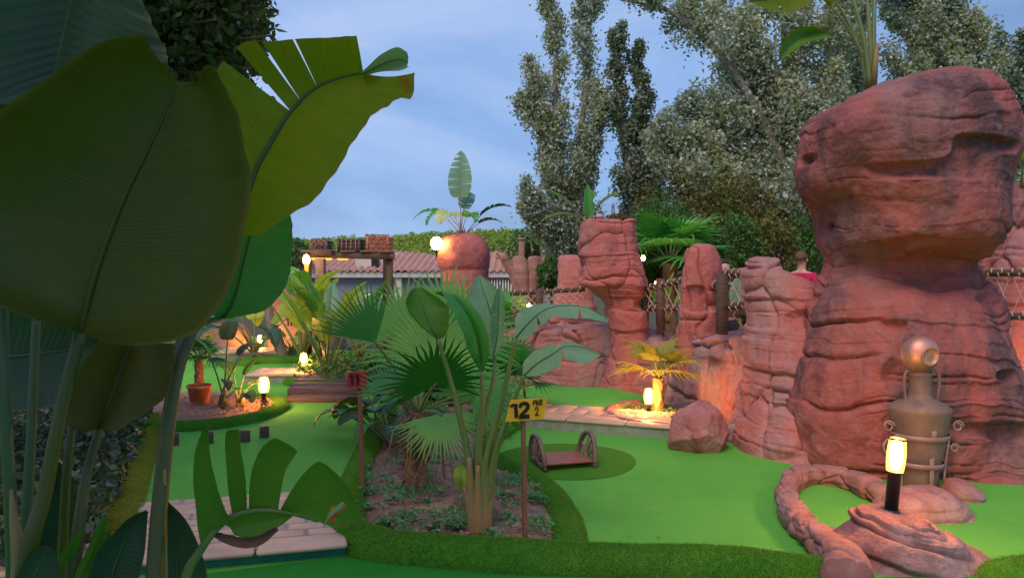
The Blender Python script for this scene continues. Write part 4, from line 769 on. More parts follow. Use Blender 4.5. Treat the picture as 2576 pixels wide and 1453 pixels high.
# background foliage inside the bed, behind the palm
for i, (x, y, sc, lab) in enumerate([(985, 1120, .55, 'dark round leaved bush left of the fan palm trunk'), (1180, 1085, .45, 'bushy green plant behind the paddle plant stems'), (1000, 1000, .6, 'low bluish bush at the back of the planting bed'), (948, 1100, .6, 'dark leafy bush right behind the red sign post'), (1080, 1060, .55, 'green bush hidden behind the palm trunk')]):
    b = G(x, y, .05); banana_plant(lab, b, [(a, rng.uniform(30, 80), sc*.7, sc*.55, sc*.34, rng.uniform(50, 110)) for a in range(0, 360, 28)], [LEAF_G, LEAF_B, LEAF_F], 200+i, cuts=1, name='bushy_plant')
# ------------------------------------------------ other paddle plants and palms
def auto(n, sc, seed, el=(50, 85), bl=.8, bw=.28, pl=.8, dr=(20, 70)):
    r = np.random.default_rng(seed); return [(r.uniform(0, 360), r.uniform(*el), sc*pl*r.uniform(.7, 1.15), sc*bl*r.uniform(.75, 1.1), sc*bw*r.uniform(.8, 1.15), r.uniform(*dr)) for _ in range(n)]
banana_plant('tall leafy clump with bright yellow green paddle leaves beside the second lamp', P(825, 955, 11.0)*np.array([1, 1, 0])+[0, 0, .1],
             auto(17, 1.05, 301, (55, 88), .75, .30, .85, (10, 60)), [LEAF_L, LEAF_G, LEAF_L, LEAF_P], 301, 'paddle plants on the left lanes')
banana_plant('paddle plant with grey green leaves half hidden behind the yellow green clump', P(905, 930, 12.0)*np.array([1, 1, 0])+[0, 0, .1], auto(11, 1.0, 303, (50, 85)), [LEAF_G, LEAF_L, LEAF_P], 303, 'paddle plants on the left lanes')
banana_plant('thin dark stemmed paddle plant between the pot and the nearest left lamp', G(560, 1022, .13), [(100, 84, .75, .40, .22, 70, 1), (20, 78, .55, .35, .18, 110, 1), (180, 80, .62, .32, .18, 60, 0), (-60, 70, .35, .25, .14, 120, 1), (-10, 62, .26, .2, .14, 120, 0), (60, 75, .6, .4, .2, 90, 1)], [LEAF_G, LEAF_F], 305, 'paddle plants on the left lanes', smat=STALK_D)
banana_plant('short clump with pale torn leaves close to the nearest left lamp', G(604, 1020, .13), [(0, 70, .28, .25, .16, 120), (60, 80, .35, .3, .1, 60), (130, 75, .4, .28, .12, 70), (-40, 62, .2, .2, .16, 130), (200, 76, .35, .25, .1, 40)], [LEAF_B, LEAF_T, LEAF_L], 306, 'paddle plants on the left lanes')
banana_plant('drooping paddle plant around the far lamp and the leaning trunk', P(640, 900, 13.6)*np.array([1, 1, 0])+[0, 0, .1], auto(9, 1.1, 307, (40, 80), .8, .34, .8, (60, 120)), [LEAF_B, LEAF_G, LEAF_L], 307, 'paddle plants on the left lanes')
banana_plant('glowing yellow leafed plant lit from below behind the leaning trunk', P(735, 895, 14.2)*np.array([1, 1, 0])+[0, 0, .1], auto(10, .75, 308, (30, 75), .7, .3, .5, (40, 110)), [LEAF_L], 308, 'paddle plants on the left lanes')
banana_plant('paddle plant with a long bright stem beside the picket fence', P(760, 890, 13.0)*np.array([1, 1, 0])+[0, 0, .1], auto(8, 1.25, 309, (60, 86), .7, .3, .9, (20, 80)), [LEAF_L, LEAF_G], 309, 'paddle plants on the left lanes')
banana_plant('ragged tall paddle plant growing on top of the red dome rock', P(1162, 600, 14.1), [(92, 88, .78, .95, .50, 12), (172, 62, .55, .70, .30, 95), (10, 60, .55, .66, .26, 60), (-120, 66, .5, .6, .42, 120), (200, 70, .5, .6, .4, 130), (-10, 48, .45, .5, .22, 70), (70, 80, .6, .6, .34, 60), (-60, 75, .45, .5, .3, 130)], [LEAF_P, LEAF_G, LEAF_B], 311, cuts=9, smat=BARK_P)
banana_plant('paddle plant with one upright light green leaf on the rock tower', P(1478, 556, 10.3), [(90, 86, .04, .50, .16, 10, 0), (175, 52, .25, .55, .14, 30, 1), (5, 62, .2, .45, .16, 40, 1), (160, 30, .2, .6, .14, 60, 1), (60, 70, .3, .4, .18, 60, 0)], [LEAF_G, LEAF_P], 313, cuts=1)
banana_plant('tall paddle plant rooted on top of the great pillar with leaves leaving the frame', P(2190, 222, 6.7), [(100, 88, 1.25, .9, .4, 40, 0), (178, 84, 1.0, .75, .22, 150, 2), (60, 86, 1.3, .9, .4, 60, 0), (140, 86, 1.15, .8, .36, 80, 2), (185, 75, 0.85, .7, .2, 125, 2)], [LEAF_G, LEAF_F, LEAF_Y], 315, cuts=2, smat=STALK)
tp = C.objects[-1]
while tp.parent: tp = tp.parent
leaf_px(tp, [(1962, 150, 6.5, 1958, 148, 6.5, 1964, 154, 6.5), (1985, 118, 6.52, 1968, 110, 6.45, 1998, 128, 6.45), (2015, 92, 6.55, 2000, 76, 6.47, 2030, 108, 6.47), (2050, 80, 6.6, 2045, 66, 6.5, 2062, 100, 6.5), (2086, 86, 6.65, 2084, 82, 6.65, 2085, 92, 6.65)], LEAF_T, fold=.12, wave=.03)
leaf_px(tp, [(1885, 2, 6.4, 1884, -4, 6.4, 1884, 6, 6.4), (1930, 0, 6.45, 1925, -22, 6.4, 1940, 26, 6.4), (1975, -12, 6.5, 1970, -40, 6.45, 1990, 34, 6.45), (2040, -40, 6.6, 2030, -70, 6.5, 2060, -10, 6.5)], LEAF_Y, fold=.1, wave=.03, cuts=[(1, .55, .1)])
banana_plant('paddle plant showing orange stems behind the right side of the great pillar', P(2575, 470, 9.4), auto(7, .75, 317, (55, 88), .6, .25, .6, (20, 60)), [LEAF_L, LEAF_G], 317, cuts=1)
banana_plant('young yellow lit plant behind the rope fence left of the finger rock', P(1675, 812, 10.2), auto(6, .55, 319, (60, 88), .6, .4, .7, (10, 40)), [LEAF_L], 319, cuts=0, smat=simple('yellow_stalk', (.5, .36, .06), (.4, .3, .05)))
yp = banana_plant('young plant with one round green leaf and a yellow stem behind the right fence', P(1862, 835, 8.6), [(90, 88, .30, .36, .26, 20, 0), (170, 80, .2, .2, .08, 150, 1), (10, 80, .22, .18, .08, 150, 1)], [LEAF_P, LEAF_L], 321, cuts=0, smat=bpy.data.materials['yellow_stalk'])
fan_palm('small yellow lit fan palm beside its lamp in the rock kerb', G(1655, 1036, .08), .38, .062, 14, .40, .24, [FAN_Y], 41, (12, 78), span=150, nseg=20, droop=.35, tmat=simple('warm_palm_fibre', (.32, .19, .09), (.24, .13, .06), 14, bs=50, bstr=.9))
fan_palm('green fan palm standing behind the tower and the finger rock', P(1685, 790, 12.5)*np.array([1, 1, 0]), 1.78, .14, 18, .75, .55, [FAN, FAN_L, FAN], 43, (-5, 82), span=230)
fan_palm('small fan palm with a swollen red lit trunk in the terracotta pot', G(502, 1005, .14)+[0, 0, .17], .30, .05, 12, .26, .16, [FAN_D, FAN], 45, (0, 75), span=200, nseg=18, droop=.4, tmat=simple('red_lit_palm_fibre', (.26, .11, .06), (.18, .08, .05), 12, bs=40, bstr=.9))  # reddish light on the trunk is put into its fibre colour
fan_palm('grey green fan palm before the far hillside', P(1295, 660, 30)*np.array([1, 1, 0]), 1.5, .15, 14, .7, .4, [FAN_B], 47, (10, 85), nseg=16)
fan_palm('feathery light green palm crown behind the rope net', P(1270, 800, 11.5)*np.array([1, 1, 0]), .75, .1, 14, .5, .35, [FAN_L, FAN], 49, (0, 80), nseg=18)
fan_palm('low fan palm behind the two signs at the back of the bed', G(1275, 1040, .05), .2, .07, 12, .42, .4, [FAN, FAN_D], 51, (15, 80), nseg=20)
# ---------------------------------------------------------------- trees
def tree(label, base, stems, nleaf, lsize, mat, seed, bark=None, spread=.28, group=None, name='tree', wind=(0, 0, 0), branch=(.5, 1.4), bel=60, nb=16, cat='tree', start=.12, dens=1.0):
    """stems: list of (list of xyz points, r0). Branches rise from each stem and carry leaves."""
    rng = np.random.default_rng(seed); root = thing(name, label, cat, base, group); tm = MB(); cs = []; base = np.array(base, float)
    for pts, r0 in stems:
        p = spline(np.array(pts), 40); Ls = np.linalg.norm(np.diff(p, axis=0), axis=1).sum()
        p = p+.04*Ls*.1*np.c_[vnoise(p*1.3, seed), vnoise(p*1.3, seed+1), 0*p[:, 0]]
        tm.tube(p, np.linspace(r0, r0*.12, 40), 8)
        for k in range(nb):
            t = start+(1-start)*(k+rng.uniform(0, 1))/nb; i = min(38, int(t*39)); q = p[i]; az = rng.uniform(0, 2*PI); L_ = rng.uniform(*branch)*(1-.55*t+.1); e = math.radians(bel+rng.uniform(-18, 12))
            d = np.array([math.cos(az)*math.cos(e), math.sin(az)*math.cos(e), math.sin(e)]); d2 = d+np.array([0, 0, .35])+np.asarray(wind)
            b = spline([q, q+d*L_*.5, q+d*L_*.5+d2*L_*.5], 12); tm.tube(b, np.linspace(max(.012, r0*.25*(1-t*.6)), .006, 12), 5)
            m = int(nleaf/(len(stems)*nb)*rng.uniform(.5, 1.5)*dens); u = rng.uniform(.12, 1, m)**.8; ii = (u*11).astype(int); c = b[ii]+rng.normal(size=(m, 3))*spread*(.35+.75*np.sin(u*PI*.9))[:, None]*L_*.5
            cs.append(c)
            for _ in range(2):
                s0 = b[rng.integers(3, 11)]; dd = rng.normal(size=3); dd[2] = abs(dd[2]); tw = [s0, s0+nrm(dd)*L_*.2, s0+nrm(dd+np.asarray(wind))*L_*.38]; tm.tube(tw, [.008, .006, .003], 4)
    tm.build('trunk', bark or BARK_P, root); mb = MB(); c = np.vstack(cs); c = c[c[:, 2] > .3]
    leaf_cards(mb, c, lsize, lsize*.62, rng, axis=np.asarray(wind)*1.2 if any(wind) else None); mb.build('crown', mat, root); return root
def S(*pts): return [P(x, y, Y) if len((x, y, Y)) == 3 else None for x, y, Y in pts]
Yt = 18.
b0 = P(1420, 700, Yt)*np.array([1, 1, 0])
tree('tall silvery poplar at the left end of the tree row', b0,
     [([b0, P(1418, 560, Yt), P(1400, 300, Yt), P(1390, 80, Yt), P(1370, -40, Yt)], .13), ([b0+[.1, .2, 0], P(1440, 500, Yt), P(1470, 250, Yt), P(1485, 40, Yt), P(1490, -90, Yt)], .12),
      ([b0+[-.1, -.2, .5], P(1400, 580, Yt-.3), P(1370, 430, Yt-.5), P(1350, 320, Yt-.5), P(1345, 220, Yt-.6)], .07), ([b0+[.1, -.2, .5], P(1450, 560, Yt-.3), P(1490, 400, Yt-.4), P(1512, 250, Yt-.4)], .08), ([b0+[-.1, -.1, .4], P(1390, 640, Yt-.6), P(1350, 580, Yt-.8), P(1335, 520, Yt-.9)], .05)],
     56000, .086, POPLAR, 501, spread=.32, branch=(.55, 1.25), bel=62, nb=20, wind=(-.10, 0, .1), group='poplars behind the rocks')
b1 = P(1590, 700, 17.5)*np.array([1, 1, 0])
tree('slender dark poplar with two spires in the middle of the tree row', b1,
     [([b1, P(1585, 480, 17.5), P(1560, 250, 17.5), P(1540, 90, 17.5)], .11), ([b1+[.1, 0, 0], P(1615, 450, 17.5), P(1618, 280, 17.5), P(1600, 130, 17.5)], .10), ([b1+[.2, 0, 0], P(1645, 500, 17.2), P(1655, 400, 17.2), P(1662, 330, 17.2)], .08)],
     38000, .085, POPLAR_D, 502, spread=.33, branch=(.45, .9), bel=66, nb=22, wind=(-.05, 0, .1), group='poplars behind the rocks')
b2 = P(1995, 700, 15)*np.array([1, 1, 0])
tree('broad wind tossed poplar above the finger rock with pale leaf undersides', b2,
     [([b2, P(1990, 520, 15), P(1930, 330, 15), P(1830, 160, 15), P(1690, 30, 15), P(1560, 0, 15)], .17), ([b2+[.1, .1, 0], P(1960, 540, 15.4), P(1860, 420, 15.6), P(1760, 330, 15.6), P(1700, 260, 15.6)], .12),
      ([b2+[.1, 0, 0], P(2000, 420, 15), P(1980, 200, 15), P(1960, -60, 15)], .14), ([b2+[.2, 0, 0], P(2040, 420, 14.6), P(2080, 200, 14.6), P(2090, -40, 14.6)], .12), ([b2+[-.1, 0, .3], P(1930, 600, 14.7), P(1830, 540, 14.7), P(1740, 480, 14.7), P(1690, 420, 14.7)], .09),
      ([b2, P(1930, 420, 15.5), P(1880, 200, 15.5), P(1800, -50, 15.5)], .12), ([b2, P(1900, 560, 15), P(1800, 460, 15), P(1720, 400, 15), P(1650, 380, 15)], .08)],
     88000, .085, POPLAR, 503, spread=.37, branch=(.7, 1.5), bel=38, nb=22, wind=(-.35, 0, .12), bark=BARK_P, group='poplars behind the rocks', start=.2)
b3 = P(2200, 700, 15.5)*np.array([1, 1, 0])
tree('leaning poplar rising behind the great pillar', b3,
     [([b3, P(2180, 400, 15.5), P(2160, 150, 15.5), P(2130, -50, 15.5)], .15), ([b3, P(2260, 400, 15.5), P(2300, 180, 15.5), P(2260, 20, 15.5), P(2220, -60, 15.5)], .12), ([b3, P(2320, 420, 15.5), P(2390, 230, 15.5), P(2380, 100, 15.5), P(2330, -40, 15.5)], .12), ([b3, P(2360, 420, 15.5), P(2440, 250, 15.5), P(2430, 120, 15.5), P(2400, -60, 15.5)], .10)],
     50000, .085, POPLAR, 504, spread=.35, branch=(.6, 1.2), bel=45, nb=22, wind=(-.3, 0, .1), start=.3, group='poplars behind the rocks')
b4 = P(2560, 700, 17)*np.array([1, 1, 0])
tree('dark green poplar in the top right corner', b4,
     [([b4, P(2540, 450, 17), P(2530, 250, 17), P(2530, 120, 17)], .13), ([b4, P(2590, 420, 17), P(2590, 200, 17), P(2580, 110, 17)], .12), ([b4, P(2500, 450, 16.7), P(2480, 300, 16.7), P(2470, 220, 16.7)], .1), ([b4, P(2640, 420, 17), P(2660, 230, 17)], .1)],
     26000, .095, POPLAR_D, 505, spread=.42, branch=(.6, 1.1), bel=55, nb=16, wind=(-.1, 0, .1), group='poplars behind the rocks')
# brownish undergrowth in front of the poplars, each bush a thing
def bush(label, c, r, n, ls, mat, seed, group=None, name='bush', cat='bush', stems=5):
    rng = np.random.default_rng(seed); c = np.array(c, float); root = thing(name, label, cat, (c[0], c[1], 0), group); r = np.array(r, float)
    u = rng.normal(size=(n, 3)); u /= np.linalg.norm(u, axis=1)[:, None]; k = rng.uniform(.35, 1, (n, 1))**.5; f = fbm(u*1.8+seed, 3, seed); p = c+u*k*r*(1+.42*f)[:, None]
    keep = fbm(p*2.6/np.mean(r), 2, seed+3) > -.22; p = p[keep]; p = p[p[:, 2] > .02]
    tm = MB()
    for i in range(stems):
        d = rng.normal(size=3); d[2] = abs(d[2]); q = c+nrm(d)*r*.8; tm.tube(spline([np.array([c[0], c[1], 0])+rng.normal(size=3)*[.08, .08, 0], (c+q)/2+rng.normal(size=3)*.05*r, q], 10), np.linspace(.03*r[2]+.005, .004, 10), 5)
    tm.build('stem', BARK, root); mb = MB(); leaf_cards(mb, p, ls, ls*.6, rng); mb.build('foliage', mat, root); return root
for i, (x, y, Y, rx, rz, mt, lab) in enumerate([(1660, 600, 13.6, .75, .8, SHRUB, 'deep green shrub right behind the rock tower'), (1760, 590, 14, .8, 1.0, HEDGE, 'olive brown bush above the finger rock'), (1860, 570, 13.8, .85, 1.1, HEDGE, 'rusty brown bush between the finger rock and the rounded rock'), (1950, 590, 14.2, .8, 1.0, HEDGE, 'dark olive bush around the foot of the broad poplar'), (1840, 650, 13, .6, .75, SHRUB, 'low green bush behind the fence with the thick post'), (1930, 660, 13, .6, .8, HEDGE, 'shaded bush left of the person in magenta'), (2045, 650, 13.4, .5, .9, SHRUB, 'dark bush right of the person in magenta'), (1600, 680, 13.8, .6, .7, SHRUB, 'ivy green bush left behind the tower'), (1700, 520, 15, .9, .6, HEDGE, 'thin brown bush beneath the poplar branches'), (1820, 540, 14.6, .4, .35, WOODS, 'small yellow green bush catching light under the poplar')]):
    bush(lab, P(x, y, Y), (rx, .6, rz), 4200, .075, mt, 520+i, 'undergrowth behind the rocks')
bush('leafy green shrub behind the central palm fronds', G(1150, 1012, .0)+[0, 0, .35], (.48, .3, .46), 5000, .075, SHRUB, 551, name='shrub')
bush('shrub with mid green leaves at the back left of the planting bed', G(985, 1015, .0)+[0, 0, .3], (.32, .3, .36), 2200, .08, SHRUB, 552, name='shrub')
bush('bright green shrub between the hand shaped rock and the pink stump', P(1385, 690, 12.6), (.24, .24, .28), 2600, .055, SHRUB, 540, name='shrub')
bush('dark green treetop behind the crate platform', P(745, 640, 24), (.5, .8, .5), 2600, .1, SHRUB, 541, name='shrub')
bush('rounded green bush beside the far building corner', P(1345, 640, 26), (1.2, .8, 1.0), 3000, .12, SHRUB, 542, name='shrub')
bush('small moss green cushion on top of the rock tower', P(1550, 548, 10.1), (.16, .14, .06), 900, .03, HEDGE, 543, name='cushion_plant', cat='plant')
for i, (x, y0, y1, w) in enumerate([(1328, 598, 680, 8), (1349, 590, 690, 9)]):
    rng = np.random.default_rng(560+i); Y = 24; a, b = P(x, y1, Y), P(x, y0, Y); root = thing('cypress', ['slim dark cypress nearest the hand shaped rock', 'second slim dark cypress against the poplar'][i], 'tree', (a[0], a[1], 0), 'slim cypresses by the building')
    t = rng.uniform(0, 1, 2600)**.8; r = w/F*Y*np.sin(np.clip(1-t, .02, 1)*PI*.55)*1.1; th = rng.uniform(0, 6.28, 2600); p = a+(b-a)*t[:, None]+np.c_[r*np.cos(th), r*np.sin(th), 0*r]
    MB().tube([[a[0], a[1], 0], a, b], [.07, .05, .02], 6).build('trunk', BARK, root); mb = MB(); leaf_cards(mb, p, .12, .05, rng, axis=(0, 0, 1.5)); mb.build('crown', CONIF, root)
# dark evergreen overhead at the left: its crown hangs over the foreground plants
rng = np.random.default_rng(600); tb = np.array([-4.3, 5.6, 0.]); root = thing('evergreen_tree', 'dark evergreen tree hanging over the top left corner', 'tree', tb)
tm = MB(); tm.tube(spline([tb, tb+[.1, -.2, 2], tb+[.5, -.6, 4.2], tb+[.8, -1., 6.5]], 24), np.linspace(.2, .06, 24), 10); cs = []
for k in range(110):
    h = rng.uniform(2.3, 6.4); q = tb+np.array([.12*h, -.15*h, h]); az = rng.uniform(0, 6.28); L_ = rng.uniform(1.2, 2.6); L_ = L_*2.1 if math.sin(az) < -.55 else L_; d = np.array([math.cos(az), math.sin(az), rng.uniform(-.12, .3)]); e = q+d*L_
    if e[1] > 2 and e[0] > -.335*e[1]-.02 and e[2] < 1.6+.40*e[1]: e[0] = -.335*e[1]-rng.uniform(.05, .5)
    b = spline([q, (q+e)/2+[0, 0, .12], e], 12); tm.tube(b, np.linspace(.04, .008, 12), 5); m = 900; u = rng.uniform(.25, 1, m); c = b[(u*11).astype(int)]+rng.normal(size=(m, 3))*np.array([.17, .17, .12]); cs.append(c)
for k in range(70):   # boughs reaching into the top left of the view
    Y = rng.uniform(4.2, 6.2); x_ = rng.uniform(360, 690); e = P(x_, rng.uniform(-90, 250-max(0, x_-560)*1.0), Y); q = tb+np.array([.12*e[2], -.15*e[2], e[2]-.3])
    b = spline([q, (q+e)/2+[0, 0, .12], e], 12); tm.tube(b, np.linspace(.035, .006, 12), 5); m = 750; u = rng.uniform(.45, 1, m); cs.append(b[(u*11).astype(int)]+rng.normal(size=(m, 3))*np.array([.15, .15, .12]))
tm.build('trunk', BARK, root); c = np.vstack(cs); out_ = (c[:, 1] > .03) & (c[:, 0]/np.maximum(c[:, 1], .03) > -.325+.03*vnoise(c*4)) & (c[:, 2] < 1.65+.42*c[:, 1]); c = c[~out_]; c = c[(c[:, 2] > 2.2)]
mb = MB(); leaf_cards(mb, c, .07, .035, rng); mb.build('crown', CONIF, root)
# unseen second evergreen, added beside the camera to shade the foreground plants
rng = np.random.default_rng(640); tb = np.array([-3.1, -1.6, 0.]); root = thing('evergreen_tree', 'unseen evergreen tree added beside the viewpoint to shade the giant leaves', 'tree', tb)
tm = MB(); tm.tube(spline([tb, tb+[.1, 0, 2.2], tb+[.3, .2, 4.6], tb+[.4, .3, 6.5]], 24), np.linspace(.2, .06, 24), 10); cs = []
for k in range(90):
    h = rng.uniform(2.9, 5.6); q = tb+np.array([.05*h, .04*h, h]); az = rng.uniform(-.9, 2.4); L_ = rng.uniform(1.4, 3.6); d = np.array([math.cos(az), math.sin(az), rng.uniform(-.06, .22)]); e = q+d*L_
    b = spline([q, (q+e)/2+[0, 0, .15], e], 12); tm.tube(b, np.linspace(.04, .008, 12), 5); m = 300; u = rng.uniform(.2, 1, m); cs.append(b[(u*11).astype(int)]+rng.normal(size=(m, 3))*np.array([.2, .2, .13]))
tm.build('trunk', BARK, root); c = np.vstack(cs); c = c[~((c[:, 1] > -.1) & (c[:, 2] < 1.75+.45*np.maximum(c[:, 1], 0)))]; mb = MB(); leaf_cards(mb, c, .075, .04, rng); mb.build('crown', CONIF, root)
# far wooded hill
xs = np.linspace(-420, 420, 160); ys = np.linspace(120, 330, 24); hm = np.array([[26*math.exp(-((y-260)/70)**2)*(.50+.05*math.sin(x*.021+.9)+.03*math.sin(x*.057+2)) for x in xs] for y in ys]); X_, Y_ = np.meshgrid(xs, ys)
MB().grid(np.stack([X_, Y_, hm-.2], -1)).build('hill', EARTH, kind='structure')
rng = np.random.default_rng(611); n = 5200; cx_ = rng.uniform(-230, 230, n); cy_ = rng.uniform(170, 262, n)
hz = 26*np.exp(-((cy_-260)/70)**2)*(.50+.05*np.sin(cx_*.021+.9)+.03*np.sin(cx_*.057+2)); k = 26
ctr = np.repeat(np.c_[cx_, cy_, hz+1.0], k, 0); rad = np.repeat(rng.uniform(.6, 1.0, n)+1.7*rng.uniform(0, 1, n)**4, k)[:, None]; u = rng.normal(size=(n*k, 3)); u /= np.linalg.norm(u, axis=1)[:, None]
mb = MB(); leaf_cards(mb, ctr+u*rad*[1, 1, .9], 1.0, .8, rng); w = mb.build('wooded_hillside', WOODS, kind='stuff'); tag(w, 'green wooded hillside along the horizon', 'wood')
# ---------------------------------------------------------------- lamps
def bollard(label, base, post_h=.20, sh_h=.165, pr=.030, sr=.046, tilt=(0, 0), group='lit bollard lamps', glow=None, barrel=.42, cap=False):
    base = np.array(base, float); ax = nrm([tilt[0], tilt[1], 1]); Rm = frame(np.cross([0, 1, 0], ax) if abs(ax[1]) < .9 else [1, 0, 0], ax)
    x = nrm(np.cross([0, 1., 0], ax)); y = np.cross(ax, x); Rm = np.stack([x, y, ax], 1)
    root = thing('bollard_lamp', label, 'lamp', base, group)
    MB().lathe([(pr*1.55, -.02), (pr*1.62, .012), (pr*1.5, .022), (pr*1.3, .026), (pr*1.36, .036), (pr*1.12, .044), (pr, .046)], base, 28, True, Rm).build('base', BLACK, root)
    MB().lathe([(pr, .0), (pr, post_h-.01), (pr*1.12, post_h-.008), (pr*1.12, post_h)], base, 28, True, Rm).build('post', BLACK, root)
    z = np.linspace(0, 1, 18); pf = [(sr*(.78+barrel*math.sin(PI*(t*.86+.10))**1.0), post_h+.001+sh_h*t) for t in z]
    sh = MB().lathe(pf, base, 28, True, Rm).build('shade', SHADE, root)
    k = MB().lathe([(sr*.62*math.sin(q)**.7+.001, post_h+.004+sh_h*(.5-.47*math.cos(q))) for q in np.linspace(.02, PI-.02, 14)], base, 18, True, Rm).build('bulb', BULB, sh, loc=base); k.location = (0, 0, 0)
    if cap: r = pf[-1][0]; MB().lathe([(r*1.01, post_h+sh_h-.006), (r*1.07, post_h+sh_h-.003), (r*1.07, post_h+sh_h+.003), (r*.99, post_h+sh_h+.005)], base, 28, False, Rm).build('ring', BLACK, root)
    return root
sb = P(2240, 1299, 4.2)
bollard('nearest lit lamp standing tilted on the slab rock', sb, .262, .185, .036, .054, (.085, .0), barrel=.16, cap=True)
bollard('lit lamp beside the small yellow palm', G(1632, 1042, .09), .115, .165, .024, .046)
bollard('lit lamp on the pot bed, nearest of the left lamps', G(664, 1014, .15), .125, .17, .026, .052)
bollard('lit lamp in front of the yellow green leafy clump', G(764, 936, .12), .12, .17, .026, .050)
bollard('small lit lamp by the leaning trunk, farthest of the left lamps', P(656, 880, 15)+np.array([0, 0, 0]), .12, .18, .018, .052, (-.05, 0))
# wall light on the dome rock, torch, far bulbs
wl = thing('globe_light', 'dazzling round light at the left side of the red dome rock', 'lamp', P(1098, 640, 13.6)); c = P(1098, 612, 13.6)
MB().lathe([(.012, -.25), (.02, -.16), (.05, -.14), (.06, -.12)], c, 14).build('bracket', BLACK, wl)
th = np.linspace(.05, PI-.05, 14); MB().lathe([(.105*math.sin(t), -.12*math.cos(t)) for t in th], c, 20).build('globe', GLOW_S, wl)
tch = thing('torch_light', 'flame shaped torch light at the left post of the crate platform', 'lamp', P(771, 745, 13.8)); c = P(771, 700, 13.8)
MB().lathe([(.012, -.35), (.018, -.1), (.035, .2), (.05, .28)], c, 12).build('cone', AMBER, tch)
MB().lathe([(.05, .281), (.066, .33), (.055, .39), (.02, .44)], c, 14).build('flame', GLOW_S, tch)
for i, (x, y, Y, lab) in enumerate([(1330, 772, 11.5, 'small bare bulb glowing behind the rope net'), (1618, 652, 11, 'tiny lit bulb at the right side of the rock tower'), (1651, 716, 11.5, 'small flat light under the left rope fence rail')]):
    r = thing('small_light', lab, 'lamp', P(x, y+8, Y)); c = P(x, y, Y); MB().lathe([(.02, -.06), (.022, -.02)], c, 10).build('socket', BLACK, r); MB().lathe([(.015, -.02), (.03, 0), (.03, .03), (.01, .06)], c, 12).build('bulb', GLOW_S, r)
fl = thing('floodlight', 'square floodlight with pale glass on top of the rock tower', 'floodlight', P(1508, 551, 9.95)); c = P(1508, 543, 9.95); Rm = rotz(.12) @ np.array([[1, 0, 0], [0, math.cos(.35), -math.sin(.35)], [0, math.sin(.35), math.cos(.35)]])
MB().box(c, (.125, .04, .085), Rm, .006).build('housing', BLACK, fl); MB().box(c-Rm[:, 1]*.021, (.105, .004, .066), Rm).build('glass', PANEL, fl); MB().box(c+np.array([0, .01, -.05]), (.05, .03, .03)).build('bracket', BLACK, fl)
# lamp hidden behind the great pillar that lights the bluff
bollard('lit lamp between the great pillar and the orange bluff', np.array([*P(2600, 900, 8.3)[:2], .05]), .12, .17, .026, .05)
# ---------------------------------------------------------------- signs
def strokes(mb, paths, w, O, U, Vv, Nn, th=.0025):
    """brush strokes on a board: paths in board units"""
    for k, (pts, ww) in enumerate(paths):
        p = np.array(pts, float)
        if len(p) > 2: p = spline(p, max(8, len(p)*6))
        t = np.gradient(p, axis=0); t /= np.linalg.norm(t, axis=1)[:, None]+1e-9; n2 = np.c_[-t[:, 1], t[:, 0]]; hw = np.broadcast_to(np.asarray(ww, float) if np.ndim(ww) == 0 else np.interp(np.linspace(0, 1, len(p)), np.linspace(0, 1, len(ww)), ww), (len(p),))*w/2
        a, b = p-n2*hw[:, None], p+n2*hw[:, None]; f = lambda q, h: O+q[:, :1]*U+q[:, 1:]*Vv+Nn*h
        h = th+.0004*k; R = np.stack([f(a, .0003), f(a, h), f(b, h), f(b, .0003)], 1); mb.grid(R, True, True, True)
s12 = thing('hole_sign', 'yellow board reading 12 PAR 2 on a brown post', 'sign', G(1321, 1342, .06)); q = G(1321, 1342, .06); Y12 = q[1]
MB().tube([q-[0, 0, .08], P(1316, 1046, Y12+.005)], [.0175, .0165], 4, True, PI/4+.35).build('post', WOOD_P, s12, smooth=False)
cs = [P(1271, 1061, Y12-.045), P(1368, 1053, Y12-.015), P(1377, 1001, Y12-.015), P(1285, 1006, Y12-.045)]; nn = nrm(np.cross(cs[1]-cs[0], cs[3]-cs[0])); nn = nn if nn[1] < 0 else -nn
V = cs+[p-nn*.012 for p in cs]; MB().add(V, [np.array([[0, 1, 2, 3], [7, 6, 5, 4], [0, 4, 5, 1], [1, 5, 6, 2], [2, 6, 7, 3], [3, 7, 4, 0]])]).build('board', YELLOW, s12, smooth=False)
O = cs[0]+nn*.0005; U = (cs[1]-cs[0]); Vv = (cs[3]-cs[0]); Vh = np.array([.0, 0, 1.])*np.linalg.norm(cs[2]-cs[1])
# board units: u 0..1 along, v 0..1 up (sheared with the board)
mb = MB(); W_ = 1.
def pn(a): return np.array(a, float)
D1 = [([(.15, .70), (.265, .80)], .07), ([(.29, .16), (.29, .82)], .095)]
D2 = [([(.40, .62), (.42, .75), (.50, .81), (.585, .76), (.60, .62), (.55, .48), (.46, .34), (.385, .20)], [.075, .085, .09, .095, .095, .09, .085, .085]), ([(.36, .185), (.63, .185)], .11)]
asp = np.linalg.norm(Vv)/np.linalg.norm(U)
def ln(paths): return paths
def strokes_uv(mb, paths, sc=1., sh=0.):
    u_ = nrm(U); v_ = nrm(Vv-u_*np.dot(Vv, u_)); LU = np.linalg.norm(U); LV = np.dot(Vv, v_)
    out_ = []
    for pts, w in paths: out_.append(([(x*LU+sh*y*LV, y*LV) for x, y in pts], np.asarray(w)*LU if np.ndim(w) else w*LU))
    strokes(mb, out_, 1., O, u_, v_, nn)
strokes_uv(mb, D1+D2, sh=.0)
